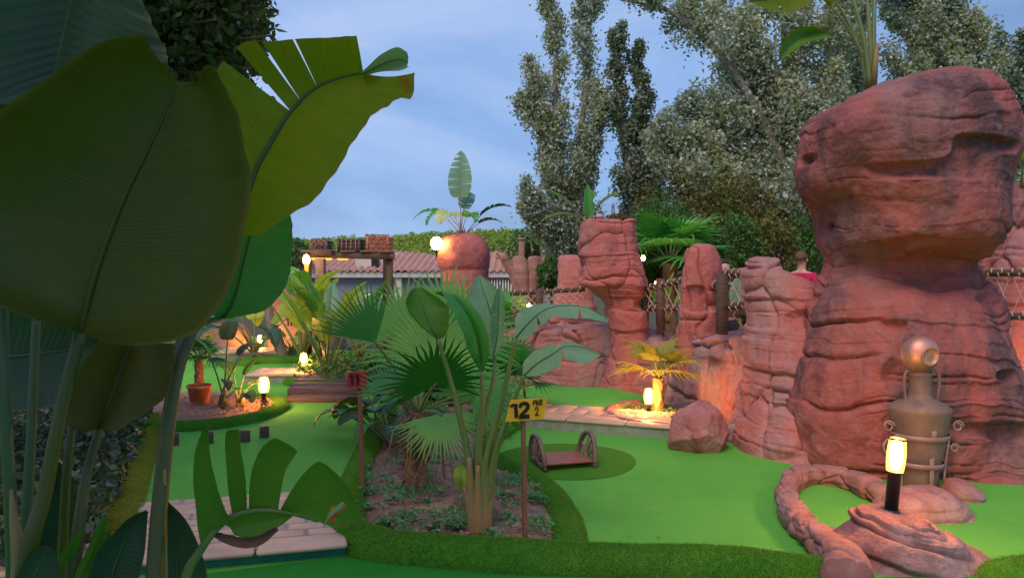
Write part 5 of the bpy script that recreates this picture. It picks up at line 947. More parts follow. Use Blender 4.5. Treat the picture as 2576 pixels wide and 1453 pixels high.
PAR = [([(.735, .66), (.755, .88)], .022), ([(.745, .87), (.80, .92), (.815, .83), (.755, .77)], .022), ([(.815, .66), (.855, .90)], .022), ([(.855, .90), (.872, .66)], .026), ([(.90, .66), (.915, .88)], .022), ([(.905, .88), (.965, .92), (.975, .83), (.918, .78)], .022), ([(.925, .78), (.985, .66)], .022)]
T2 = [([(.775, .46), (.80, .57), (.85, .57), (.86, .46), (.82, .32), (.775, .20)], [.014, .02, .024, .024, .02, .018]), ([(.772, .205), (.83, .235), (.885, .20)], .022)]
strokes_uv(mb, PAR+T2, sh=.0)
mb.build('lettering', INK, s12, smooth=False)
s11 = thing('hole_sign', 'small red board numbered 11 on a brown post', 'sign', G(912, 1230, .07)); q = G(912, 1230, .07); Y11 = q[1]
MB().tube([q-[0, 0, .08], P(905, 966, Y11+.01)], [.022, .020], 4, True, PI/4).build('post', WOOD_P, s11, smooth=False)
cs = [P(873, 975, Y11-.02), P(919, 974, Y11-.05), P(921, 934, Y11-.05), P(875, 936, Y11-.02)]; nn = nrm(np.cross(cs[1]-cs[0], cs[3]-cs[0])); nn = nn if nn[1] < 0 else -nn
V = cs+[p-nn*.03 for p in cs]; MB().add(V, [np.array([[0, 1, 2, 3], [7, 6, 5, 4], [0, 4, 5, 1], [1, 5, 6, 2], [2, 6, 7, 3], [3, 7, 4, 0]])]).build('board', REDP, s11, smooth=False)
O = cs[0]+nn*.0005; U = cs[1]-cs[0]; Vv = cs[3]-cs[0]; mb = MB()
strokes_uv(mb, [([(.31, .18), (.31, .84)], .15), ([(.17, .70), (.30, .85)], .09), ([(.62, .16), (.62, .84)], .15), ([(.50, .70), (.61, .85)], .09)]); mb.build('lettering', INK, s11, smooth=False)
def far_sign(label, q, board, Y, txt, bm=YELLOW):
    r = thing('hole_sign', label, 'sign', q); cs_ = [P(a, b, Y) for a, b in board]; top = (cs_[0]+cs_[2])/2; MB().tube([np.array(q), top+[0, .02, 0]], .02, 4, True, PI/4).build('post', WOOD_P, r, smooth=False)
    V = cs_+[p+np.array([0, .015, 0]) for p in cs_]; MB().add(V, [np.array([[0, 1, 2, 3], [7, 6, 5, 4], [0, 4, 5, 1], [1, 5, 6, 2], [2, 6, 7, 3], [3, 7, 4, 0]])]).build('board', bm, r, smooth=False)
    global O, U, Vv, nn; O = cs_[0]+np.array([0, -.001, 0]); U = cs_[1]-cs_[0]; Vv = cs_[3]-cs_[0]; nn = np.array([0, -1., 0]); m_ = MB(); strokes_uv(m_, txt); m_.build('lettering', INK, r, smooth=False); return r
far_sign('distant yellow board seen past the pot', P(527, 905, 13), [(516, 854), (542, 851), (541, 838), (514, 841)], 13, [([(.12, .2), (.16, .8)], .08), ([(.22, .25), (.36, .8)], .07), ([(.36, .8), (.42, .2)], .07), ([(.25, .42), (.42, .42)], .05)])
far_sign('narrow yellow board half hidden behind the palm leaves', G(1322, 1010, .05), [(1292, 890), (1322, 884), (1323, 862), (1294, 868)], 8.6, [([(.2, .3), (.8, .34)], .08), ([(.2, .65), (.8, .7)], .06)])
# ---------------------------------------------------------------- little toy bridge with half wheel sides
tb0, tb1, tb2 = G(1385, 1182, .03), G(1488, 1179, .03), G(1452, 1141, .03); u = rotz(.17) @ nrm(tb1-tb0); tb0 = tb0-u*.03; dw = np.linalg.norm(tb1-tb0)+.02; v = np.cross([0, 0, 1.], u); dl = .36
br = thing('toy_bridge', 'little varnished wooden bridge with half wheel sides on the turf mound', 'bridge', tb0+u*dw/2+v*dl/2); R = np.stack([u, v, [0, 0, 1]], 1); o = tb0+np.array([0, 0, .0])
for k in range(5): MB().box(o+u*dw/2+v*(dl*(k+.5)/5)+np.array([0, 0, .045+.004*math.sin((k+.5)/5*PI)]), (dw, dl/5-.005, .02), R, .004).build('plank', WOOD_R, br)
for s in (0, 1):
    e = o+u*(dw*s+(.022 if s else -.022)); lean = u*(.03 if s else -.015)
    MB().box(e+v*dl/2+np.array([0, 0, .022]), (.024, dl+.04, .036), R, .004).build('side_rail', WOOD_A, br)
    a = np.linspace(0, PI, 36); mid = e+v*dl/2; H = .215; arc = [mid+v*(-(dl/2+.005)*math.cos(t))+np.array([0, 0, .03+H*math.sin(t)])+lean*math.sin(t) for t in a]
    rings = []
    for p, t in zip(arc, a):
        rad = nrm(-v*math.cos(t)*dl*.5+np.array([0, 0, H*math.sin(t)])); rings.append([p-u*.015-rad*.016, p+u*.015-rad*.016, p+u*.015+rad*.016, p-u*.015+rad*.016])
    w_ = MB().grid(np.array(rings), True, True, True).build('half_wheel', WOOD_A, br); hub = mid+np.array([0, 0, .045])
    for t in (.18, .36, .5, .64, .82):
        p = mid+v*(-(dl/2-.01)*math.cos(t*PI))+np.array([0, 0, .03+(H-.01)*math.sin(t*PI)])+lean*math.sin(t*PI); k = MB().tube([hub, p], [.011, .009], 4, True, PI/4).build('spoke', WOOD_A, w_, loc=np.array(br.location), smooth=False); k.location = (0, 0, 0)
    k = MB().tube([hub-u*.018, hub+u*.018], .035, 16).build('hub', WOOD_A, w_, loc=np.array(br.location)); k.location = (0, 0, 0)
# ---------------------------------------------------------------- stumps, pot, sleeper steps
for i, (x, y, lab) in enumerate([(438, 1118, 'short dark post stub close to the thick stem, leftmost of four'), (525, 1114, 'short dark post stub partly behind the first leaf strip'), (617, 1110, 'short dark post stub partly behind the second leaf strip'), (665, 1099, 'short dark post stub standing clear, rightmost of four')]):
    q = G(x, y, ZL); MB().lathe([(.042, -.02), (.044, .0), (.043, .098), (.039, .104)], q, 22).build('post_stub', WOOD_D, loc=q); o_ = C.objects[-1]; tag(o_, lab, 'post stub', 'post stubs on the left lane')
q = G(502, 1012, .14); pot = thing('plant_pot', 'terracotta pot holding the small fan palm', 'pot', q)
MB().lathe([(.098, 0), (.102, .004), (.125, .17), (.137, .172), (.140, .178), (.140, .202), (.135, .206), (.126, .204), (.120, .175)], q, 40, False).build('pot_wall', POT, pot); MB().lathe([(.12, .17), (.05, .185), (.01, .188)], q, 30).build('potting_soil', SOIL, pot)
stp = thing('sleeper_bridge', 'low bridge of dark wooden sleepers behind the red sign', 'bridge', G(808, 1020, .05))
for k, (yy, xl, xr, h) in enumerate([(1021, 718, 900, .11), (1000, 722, 900, .12), (990, 728, 900, .13), (981, 738, 898, .14), (974, 752, 890, .145)]):
    a, b = G(xl, yy, .02), G(xr, yy-1, .02); uu = nrm(b-a); MB().box((a+b)/2+np.array([0, .1, h/2]), (np.linalg.norm(b-a), .22, h), frame(uu), .012).build('sleeper', WOOD_H, stp)
# leaning dead trunk
lt = thing('leaning_trunk', 'bare grey trunk leaning out of the far turf kerb', 'tree', P(712, 905, 14)); MB().tube(spline([P(716, 912, 14), P(700, 860, 14), P(683, 810, 14), P(672, 760, 14)], 24), np.linspace(.115, .08, 24), 14).build('trunk', BARK_P, lt)
pf = thing('picket_fence', 'far piece of dark picket fence behind the leafy clump', 'fence', P(748, 825, 15))
for k in range(7): x = 724+k*8; MB().box((P(x, 818, 15)+P(x, 772, 15))/2, (.045, .02, .40)).build('picket', CRATE, pf)
MB().box((P(722, 800, 15.02)+P(776, 800, 15.02))/2, (.46, .02, .04)).build('rail', CRATE, pf)
# ---------------------------------------------------------------- copper and iron jar figure
jq = P(2312, 1232, 5.48); Yj = 5.48; jar = thing('metal_jar', 'tall tarnished metal jar with two handles in an iron scroll stand', 'jar', jq); z = lambda y: P(2312, y, Yj)[2]; r = lambda px: px*.94/F*Yj
ctr = np.array([jq[0], Yj, 0.]); tx = lambda zz: 0.0
jm = MB().lathe([(r(44), z(1222)), (r(46), z(1218)), (r(47), z(1190)), (r(50), z(1165)), (r(53), z(1160)), (r(57), z(1140)), (r(63), z(1100)), (r(69), z(1062)), (r(74), z(1035)), (r(76), z(1028)), (r(74), z(1022)), (r(60), z(1012)), (r(40), z(1003)), (r(30), z(998)), (r(28), z(985)), (r(27), z(960)), (r(28), z(945)), (r(31), z(941)), (r(30), z(936)), (r(20), z(932))], ctr, 96); bm_ = jm.V[0]; cen = np.array([ctr[0], ctr[1]]); off = 1+.022*fbm(bm_*7, 3, 5)-.03*np.clip(vnoise(bm_*11, 8)-.45, 0, 1); bm_[:, :2] = cen+(bm_[:, :2]-cen)*off[:, None]; jm.build('body', JAR, jar)
for y, pxr in ((1092, 68.5), (1162, 57)): MB().lathe([(r(pxr), z(y+6)), (r(pxr+1.6), z(y+5)), (r(pxr+2.6), z(y-5)), (r(pxr+1.5), z(y-6))], ctr, 40, False).build('band', IRON, jar)
for s in (-1, 1):
    pts = [ctr+np.array([s*r(a), -.02, z(y)]) for a, y in ((22, 934), (34, 930), (44, 938), (47, 960), (44, 990), (42, 1010), (46, 1020))]; MB().tube(spline(pts, 26), r(4.2), 8).build('handle', JAR, jar)
    # iron stand: leg strap with scrolls
    leg = [ctr+np.array([s*r(a), -.05, z(y)]) for a, y in ((70, 1090), (64, 1130), (58, 1180), (56, 1232))]; MB().tube(spline(leg, 20), r(3.2), 6).build('stand_leg', IRON, jar)
    for a0, y0, rad in ((92, 1068, 15), (84, 1122, 12), (96, 1225, 16)):
        q = [ctr+np.array([s*r(a0)+r(rad*(1-.55*t)*math.cos(t*8.2)), -.05, z(y0)+r(rad*(1-.55*t)*math.sin(t*8.2))]) for t in np.linspace(0, 1, 34)]; MB().tube(q, r(2.6), 6).build('scroll', IRON, jar)
big = [ctr+np.array([r(a), -.06, z(y)]) for a, y in ((-74, 1225), (-78, 1180), (-98, 1140), (-108, 1118), (-98, 1100), (-84, 1100))]; MB().tube(spline(big, 26), r(3), 6).build('scroll', IRON, jar)
for y0, y1 in ((1070, 1092), (1112, 1222)): MB().box(ctr+np.array([r(2), -r(66) if y0 < 1100 else -r(56), (z(y0)+z(y1))/2]), (r(12), .008, z(y0)-z(y1)), None, .002).build('strap', IRON, jar)
pc = P(2314, 890, Yj-.02); pot2 = thing('copper_pot', 'round copper pot lying with its mouth outwards on top of the jar', 'pot', pc-np.array([0, 0, r(46)])); ax = nrm([.09, -1, -.05]); xx = nrm(np.cross(ax, [0, 0, 1.])); yy = np.cross(ax, xx); Rm = np.stack([xx, yy, ax], 1)
th = np.linspace(.35, PI-.03, 22)[::-1]; MB().lathe([(r(49)*math.sin(t), r(44)*math.cos(t)*.92) for t in th], pc, 44, True, Rm).build('bowl', COPPER, pot2)
e0 = r(44)*math.cos(.35)*.92; off = xx*r(4)*-1; MB().lathe([(r(20), e0-.02), (r(23), e0+r(2)), (r(24.5), e0+r(6)), (r(23.2), e0+r(7)), (r(21.5), e0+r(5)), (r(20), e0+r(1)), (r(10), e0), (.004, e0+.002)], pc+xx*0, 36, True, Rm).build('mouth', COPPER, pot2)
MB().lathe([(r(20), z(936)), (r(24), z(934)), (r(23), z(929)), (r(16), z(927))], ctr, 30).build('foot', JAR, pot2)
# ---------------------------------------------------------------- rope fences
def rope_wraps(root, a, b, rr, n, seed=0):
    a, b = np.array(a), np.array(b); d = nrm(b-a); x = nrm(np.cross(d, [0, 0, 1])); y = np.cross(d, x)
    for k in range(n):
        c = a+(b-a)*(k+.5)/n; t = np.linspace(0, 2*PI, 14); MB().tube([c+(x*math.cos(s)+y*math.sin(s))*(rr+.006)+d*(.02*(s/PI-1)) for s in t], .0075, 5).build('rope_wrap', ROPE, root)
def zigzag(root, a, b, c, d, n, w=.006):
    a, b, c, d = map(np.array, (a, b, c, d)); 
    for k in range(n):
        for (t0, t1) in ((k/n, (k+1)/n), ((k+1)/n, k/n)):
            p, q = a+(b-a)*t0, c+(d-c)*t1; m = (p+q)/2+np.array([0, -.015, 0]); MB().tube(spline([p, m, q], 8), w, 5).build('netting_rope', ROPE, root)
f1 = thing('rope_fence', 'dark rail fence with rope lacing between the tower and the finger rock', 'fence', P(1661, 850, 9.7))
MB().tube([P(1661, 700, 9.7), P(1663, 830, 9.7)], .055, 10).build('post', WOOD_D, f1)
a1, b1 = P(1616, 727, 9.9), P(1720, 704, 9.4); a2, b2 = P(1628, 776, 9.9), P(1720, 775, 9.4)
MB().tube([a1, b1], .038, 10).build('rail', WOOD_D, f1); MB().tube([a2, b2], .038, 10).build('rail', WOOD_D, f1); rope_wraps(f1, a1, b1, .038, 7); rope_wraps(f1, a2, b2, .038, 6); zigzag(f1, a1, b1, a2, b2, 4)
f2 = thing('rope_fence', 'fence with one thick post and rope lacing right of the finger rock', 'fence', P(1817, 835, 8.0))
MB().box((P(1816, 688, 8.)+P(1818, 840, 8.))/2, (.105, .105, .66), rotz(.2), .012).build('post', WOOD_D, f2)
for (p, q, n) in ((P(1822, 690, 8.05), P(1905, 684, 7.6), 5), (P(1822, 772, 8.05), P(1905, 765, 7.6), 5), (P(1797, 718, 8.9), P(1822, 712, 8.1), 2), (P(1797, 785, 8.9), P(1870, 790, 8.2), 3)): MB().tube([p, q], .045, 10).build('rail', BLACK if 0 else WOOD_D, f2); rope_wraps(f2, p, q, .045, n)
zigzag(f2, P(1830, 690, 8), P(1905, 684, 7.6), P(1830, 772, 8), P(1905, 765, 7.6), 2); zigzag(f2, P(1797, 718, 8.9), P(1820, 712, 8.2), P(1797, 785, 8.9), P(1822, 790, 8.2), 1)
f3 = thing('rope_net_fence', 'fence strung with a sagging rope net left of the tower', 'fence', P(1356, 800, 10.6))
MB().tube([P(1356, 728, 10.6), P(1358, 815, 10.6)], .055, 10).build('post', WOOD_D, f3); a, b = P(1285, 738, 10.9), P(1470, 727, 10.4); MB().tube([a, b], .035, 10).build('rail', WOOD_D, f3); c, d = P(1285, 788, 10.9), P(1345, 785, 10.7); MB().tube([c, d], .04, 10).build('rail', WOOD_D, f3); rope_wraps(f3, a, b, .035, 9)
mb = MB(); n1, n2 = 22, 8; gridp = np.zeros((n1, n2, 3))
for i in range(n1):
    for j in range(n2): s, t = i/(n1-1), j/(n2-1); gridp[i, j] = a+(b-a)*s+np.array([0, -.06*math.sin(t*PI), -(.06+.30*(1-.25*s))*t-.05*math.sin(s*PI)*t])
for i in range(n1-1):
    for j in range(n2-1):
        if (i+j) % 2 == 0: mb.tube([gridp[i, j], gridp[i+1, j+1]], .007, 4)
        else: mb.tube([gridp[i+1, j], gridp[i, j+1]], .007, 4)
mb.build('netting', ROPE, f3)
f4 = thing('rope_fence', 'rail fence before the orange bluff at the right edge', 'fence', np.array([*P(2680, 800, 8)[:2], .9]))
for y, yy in ((686, 686), (796, 793)): p, q = P(2480, y, 8.2), P(2700, yy, 7.6); MB().tube([p, q], .042, 10).build('rail', WOOD_D, f4); rope_wraps(f4, p, q, .042, 8)
zigzag(f4, P(2500, 686, 8.15), P(2680, 686, 7.65), P(2500, 796, 8.15), P(2680, 793, 7.65), 4); MB().tube([P(2680, 670, 7.7), P(2680, 930, 7.7)], .06, 10).build('post', WOOD_D, f4)
# ---------------------------------------------------------------- crate platform and building
pl = thing('timber_platform', 'dark timber frame carrying three netted crates in front of the tiled roof', 'platform', P(880, 760, 15)*np.array([1, 1, 0])); Yq = 15.
bz = P(880, 645, Yq)[2]
def beam(a, b, w, h, name='beam', mat=WOOD_T): a, b = np.array(a), np.array(b); MB().box((a+b)/2, (np.linalg.norm(b-a), w, h), frame(b-a), .01).build(name, mat, pl)
beam(P(764, 640, Yq-.6), P(992, 646, Yq-.6), .12, .11); beam(P(764, 636, Yq+.8), P(992, 641, Yq+.8), .12, .11); beam(P(768, 638, Yq-.7), P(768, 634, Yq+.9), .1, .1); beam(P(986, 645, Yq-.7), P(986, 641, Yq+.9), .1, .1)
for k in range(5): x = 775+k*50; beam(P(x, 632, Yq-.7), P(x, 630, Yq+.9), .3, .03, 'deck_board', CRATE)
beam(P(782, 634, Yq-.75), P(836, 635, Yq-.75), .10, .12, 'beam')
for x, Y, wd in ((775, Yq-.5, .11), (806, Yq-.75, .17), (980, Yq-.5, .12), (970, Yq+.8, .1)): t = P(x, 650, Y); MB().box((t[0], t[1], t[2]/2), (wd, wd, t[2]), None, .01).build('post', WOOD_T if wd != .17 else CRATE, pl)
for x in (795, 822, 862): c = P(x, 650, Yq-.3); MB().lathe([(.10, -.03), (.11, 0), (.08, .03)], c, 12).build('amber_light', AMBER, pl)
def crate(label, x0, x1, y0, y1, Y, mat, net, straps=0, dp=.55):
    a, b = P(x0, y1, Y), P(x1, y0, Y); c = (a+b)/2+np.array([0, dp/2, 0]); r_ = thing('crate', label, 'crate', (c[0], c[1], a[2]), 'crates on the timber platform'); w, h = abs(b[0]-a[0]), abs(b[2]-a[2]); n = 4
    for k in range(n): MB().box((c[0], c[1], a[2]+h*(k+.5)/n), (w, dp, h/n-.012), None, .008).build('board', mat, r_)
    for s in (-1, 1): MB().box((c[0]+s*(w/2-.02), c[1]-dp/2-.006, a[2]+h/2), (.04, .018, h+.01)).build('batten', mat, r_)
    if net:
        mb = MB(); nx, nz = max(5, int(w/.055)), max(5, int(h/.055)); off = .028; f = lambda i, j: np.array([a[0]+w*(.12+.92*i/nx), a[1]-off-.02*math.sin(i*1.3)*math.sin(j), a[2]-.03+(h+.05)*j/nz])
        for i in range(nx):
            for j in range(nz): mb.tube([f(i, j), f(i+1, j+1)] if (i+j) % 2 else [f(i+1, j), f(i, j+1)], .0085, 4)
        for i in range(nx): mb.tube([f(i, nz), f(i, nz)+[0, dp*.8, .01]], .0085, 4)
        mb.build('netting', ROPE_D, r_)
    for k in range(straps): xx_ = a[0]+w*(.2+.2*k); MB().box((xx_, a[1]-.012, a[2]+h/2), (.02, .012, h+.02)).build('strap', ROPE_D, r_)
    return r_
crate('grey crate under a tumbled net, leftmost of three', 779, 823, 603, 632, 14.4, CRATE, True); crate('dark crate bound with four pale straps', 849, 906, 600, 634, 14.4, WOOD_T, False, 4); crate('red brown crate covered by a net, rightmost of three', 922, 977, 593, 635, 14.4, CRATE_R, True)
bg_ = thing('tiled_building', 'long low building with a clay tiled roof and grey wall', 'building', P(1000, 760, 24)*np.array([1, 1, 0])); Yb = 24.
ez = P(1000, 688, Yb)[2]; rz_ = ez+.75; x0, x1 = P(690, 690, Yb)[0], P(1460, 690, Yb)[0]
MB().box(((x0+x1)/2, Yb+2.2, (ez-.15)/2), (x1-x0, 4, ez-.15)).build('wall', GREYW, bg_, smooth=False)
MB().box(((x0+x1)/2, Yb+.12, ez-.04), (x1-x0+.2, .35, .16)).build('fascia', WHITE, bg_, smooth=False)
nx, ny = 420, 30; X_ = np.linspace(x0-.2, x1+.2, nx); T_ = np.linspace(0, 1, ny); R = np.zeros((ny, nx, 3)); hx = .10*np.sin(X_*.55)+.08*np.sin(X_*1.3+1)
for j, t in enumerate(T_): R[j, :, 0] = X_; R[j, :, 1] = Yb-.12+3.6*t; R[j, :, 2] = ez+.06+(rz_-ez)*t+hx*t+.035*np.sin(X_*2*PI/.22)+.03*((t*12) % 1 < .5)
MB().grid(R).build('roof', ROOF, bg_)
for a, b, y0, y1, Y, nm, mt in ((894, 934, 651, 669, 24.6, 'chimney', WHITE), (936, 951, 650, 678, 24.5, 'roof_hatch', SLOT), (951, 973, 652, 674, 24.7, 'chimney', WHITE)): p, q = P(a, y1, Y), P(b, y0, Y); MB().box(((p+q)/2)+np.array([0, .3, 0]), (abs(q[0]-p[0]), .6, abs(q[2]-p[2])+.1)).build(nm, mt, bg_, smooth=False)
p, q = P(975, 668, 27), P(1027, 633, 27); V = [(p[0], 27, .5), (q[0], 27, .5), (q[0], 27, P(0, 645, 27)[2]), (q[0]-.25, 27, P(0, 637, 27)[2]), (p[0], 27, q[2])]; V = V+[(a, b+.4, c) for a, b, c in V]; MB().poly(V, [[0, 1, 2, 3, 4], [9, 8, 7, 6, 5], [0, 5, 6, 1], [1, 6, 7, 2], [2, 7, 8, 3], [3, 8, 9, 4]]).build('parapet', WHITE, bg_, smooth=False)
for x in (1000, 1128): t = P(x, 690, Yb-.1); MB().box((t[0], Yb+.1, ez/2), (.22, .16, ez-.12)).build('pilaster', WHITE, bg_, smooth=False)
for k in range(9): t = P(1230+k*7, 700, Yb); MB().tube([[t[0], Yb+.05, 0], [t[0], Yb+.05, ez-.1]], .025, 5).build('bar', WHITE, bg_)
for k in range(5): a = P(900+k*15, 748, 20); MB().lathe([(.10, -.08), (.135, -.02), (.13, .05), (.09, .09), (.03, .10)], a, 12).build('white_jar', WHITE, loc=a-[0, 0, .08]); tag(C.objects[-1], ['leftmost white rounded bundle in the row below the grey wall', 'white rounded bundle next to the leftmost one below the grey wall', 'middle white rounded bundle of five below the grey wall', 'white rounded bundle just right of the middle one below the grey wall', 'rightmost white rounded bundle in the row below the grey wall'][k], 'bundle', 'white bundles below the grey wall')
MB().box(P(930, 764, 20)+np.array([0, .1, -.02]), (1.1, .5, .1), None, .01).build('low_wall', BROWN, loc=P(930, 764, 20)); tag(C.objects[-1], 'low brown ledge under the row of white bundles', 'ledge')
fp = thing('fence_pillar', 'slim pale ruin pillar between the cypresses', 'pillar', P(1311, 700, 22)*np.array([1, 1, 0])); t = P(1312, 604, 22); MB().box((t[0], 22, t[2]/2), (.17, .17, t[2]), None, .02).build('shaft', BROWN, fp); MB().box((t[0], 22, t[2]+.03), (.24, .22, .08), None, .02).build('capital', BROWN, fp)
# ---------------------------------------------------------------- people (only head and shoulders show)
def person(label, foot, H, face, shirt, pants, hair, armR=None, armL=None):
    f = np.array(foot, float); R = rotz(face); k = H/1.75; root = thing('person', label, 'person', f)
    J = {'pel': (0, 0, .95), 'sp': (0, 0, 1.15), 'ch': (0, -.01, 1.35), 'nk': (0, 0, 1.47), 'h0': (0, -.02, 1.56), 'h1': (0, -.015, 1.66), 'h2': (0, 0, 1.74), 'sl': (-.19, 0, 1.40), 'sr': (.19, 0, 1.40), 'el': (-.25, .03, 1.12), 'er': (.25, .03, 1.12), 'wl': (-.27, -.08, .88), 'wr': (.27, -.08, .88), 'hl': (-.10, 0, .90), 'hr': (.10, 0, .90), 'kl': (-.11, -.02, .50), 'kr': (.11, -.02, .50), 'al': (-.11, .02, .08), 'ar': (.11, .02, .08), 'fl': (-.12, -.13, .04), 'fr': (.12, -.13, .04)}
    if armR: J['er'], J['wr'] = armR
    if armL: J['el'], J['wl'] = armL
    ed = [('pel', 'sp'), ('sp', 'ch'), ('ch', 'nk'), ('nk', 'h0'), ('h0', 'h1'), ('h1', 'h2'), ('ch', 'sl'), ('sl', 'el'), ('el', 'wl'), ('ch', 'sr'), ('sr', 'er'), ('er', 'wr'), ('pel', 'hl'), ('hl', 'kl'), ('kl', 'al'), ('al', 'fl'), ('pel', 'hr'), ('hr', 'kr'), ('kr', 'ar'), ('ar', 'fr')]
    rad = {'pel': .145, 'sp': .135, 'ch': .15, 'nk': .055, 'h0': .068, 'h1': .088, 'h2': .06, 'sl': .06, 'sr': .06, 'el': .042, 'er': .042, 'wl': .03, 'wr': .03, 'hl': .09, 'hr': .09, 'kl': .06, 'kr': .06, 'al': .045, 'ar': .045, 'fl': .035, 'fr': .035}
    def skin_mesh(names, grow, sub=2):
        ns = list(dict.fromkeys(n for e in names for n in e)); me = bpy.data.meshes.new('tmp'); me.from_pydata([tuple(np.array(J[n])*k) for n in ns], [(ns.index(a), ns.index(b)) for a, b in names], []); o = bpy.data.objects.new('tmp', me); C.objects.link(o)
        mo = o.modifiers.new('s', 'SKIN'); lay = me.skin_vertices[0].data if me.skin_vertices else None
        if lay is None: bpy.context.view_layer.objects.active = o
        for i, n in enumerate(ns): me.skin_vertices[0].data[i].radius = (rad[n]*k*grow*(1.05 if n in ('pel', 'ch', 'sp') else 1), rad[n]*k*grow*(.8 if n in ('pel', 'ch', 'sp') else 1)); me.skin_vertices[0].data[i].use_root = (i == 0)
        s_ = o.modifiers.new('u', 'SUBSURF'); s_.levels = sub; s_.render_levels = sub; dg = bpy.context.evaluated_depsgraph_get(); ev = o.evaluated_get(dg).to_mesh(); V = np.array([v.co for v in ev.vertices]) @ R.T+f; Fq = [list(p.vertices) for p in ev.polygons]; o.evaluated_get(dg).to_mesh_clear(); bpy.data.objects.remove(o); return V, Fq
    def mk(nm, names, grow, mat):
        V, Fq = skin_mesh(names, grow); m = MB(); m.V.append(V); m.S.append(np.zeros((len(V), 3))); m.Fc = [np.array([q for q in Fq if len(q) == 4]).reshape(-1, 4), np.array([q for q in Fq if len(q) == 3]).reshape(-1, 3)]; m.Fc = [q for q in m.Fc if len(q)]; return m.build(nm, mat, root)
    mk('body', ed, 1., SKIN); J['xl'] = tuple((np.array(J['sl'])*.4+np.array(J['el'])*.6)); J['xr'] = tuple((np.array(J['sr'])*.4+np.array(J['er'])*.6)); J['nb'] = (0, 0, 1.43); rad.update(xl=.055, xr=.055, nb=.075)
    mk('shirt', [('pel', 'sp'), ('sp', 'ch'), ('ch', 'nb'), ('ch', 'sl'), ('sl', 'xl'), ('ch', 'sr'), ('sr', 'xr')], 1.13, shirt); mk('trousers', [('pel', 'hl'), ('hl', 'kl'), ('kl', 'al'), ('pel', 'hr'), ('hr', 'kr'), ('kr', 'ar')], 1.16, pants)
    h = np.array([0, 0, 1.655])*k; T = np.linspace(0, 2*PI, 28, endpoint=False); rows = []
    for ph in np.linspace(.03, PI*.62, 12): rows.append([h+np.array([.093*math.sin(ph)*math.sin(t), .012+.108*math.sin(ph)*math.cos(t)*(1 if math.cos(t) > -.2 else (.93 if ph < 1. else .55)), .105*math.cos(ph)+.02])*k for t in T])
    rr = np.array(rows); rr = rr+.006*vnoise(rr*40)[..., None]; MB().grid(rr @ R.T+f, True, True, True).build('hair', hair, root)
    def blob(nm, c, r3, mat): ph = np.linspace(.1, PI-.1, 7); MB().grid(np.array([[np.array(c)*k+np.array([r3[0]*math.sin(p)*math.cos(t), r3[1]*math.sin(p)*math.sin(t), r3[2]*math.cos(p)])*k for t in T[::3]] for p in ph]) @ R.T+f, True, True, True).build(nm, mat, root)
    blob('nose', (0, -.105, 1.635), (.013, .02, .02), SKIN)
    for s in (-1, 1): blob('eye', (s*.032, -.092, 1.655), (.011, .008, .007), INK); blob('ear', (s*.088, 0, 1.635), (.012, .022, .03), SKIN)
    blob('mouth', (0, -.09, 1.585), (.022, .01, .006), CLOTH_R)
    for s, w, e in ((-1, 'wl', 'el'), (1, 'wr', 'er')):
        w0 = np.array(J[w])*k; d = nrm(np.array(J[w])-np.array(J[e])); x = nrm(np.cross(d, [0, 0.3, 1.])); m = MB(); y = np.cross(x, d)
        m.tube([w0, w0+d*.04*k, w0+d*.085*k], np.array([.028, .038, .03])*k, 8)
        for q, L_ in ((-.026, .062), (-.009, .072), (.009, .068), (.026, .052)): b_ = w0+d*.08*k+x*q*k; m.tube(spline([b_, b_+d*L_*.5*k-y*.004*k, b_+d*L_*.95*k-y*.02*k], 7), np.array([.0095]*6+[.006])*k, 6)
        b_ = w0+d*.03*k+x*s*.03*k; m.tube(spline([b_, b_+(d*.03+x*s*.025)*k, b_+(d*.06+x*s*.03)*k], 7), np.array([.011]*6+[.007])*k, 6); m.V = [v @ R.T+f for v in m.V]; m.build('hand', SKIN, root)
    return root
h = P(1824, 657, 9.7); person('dark haired man in black leaning on the fence rail behind the finger rock', (h[0]-.02, h[1], h[2]-1.745), 1.74, .35, CLOTH_B, CLOTH_B, HAIR, ((.24, -.12, 1.2), (.16, -.42, 1.42)))
h = P(2016, 634, 11); person('person in a magenta shirt seen past the rounded rock', (h[0], h[1], h[2]-1.70), 1.69, PI*.75, CLOTH_R, CLOTH_J, simple('brown_hair', (.10, .045, .035), (.15, .07, .05), 30))
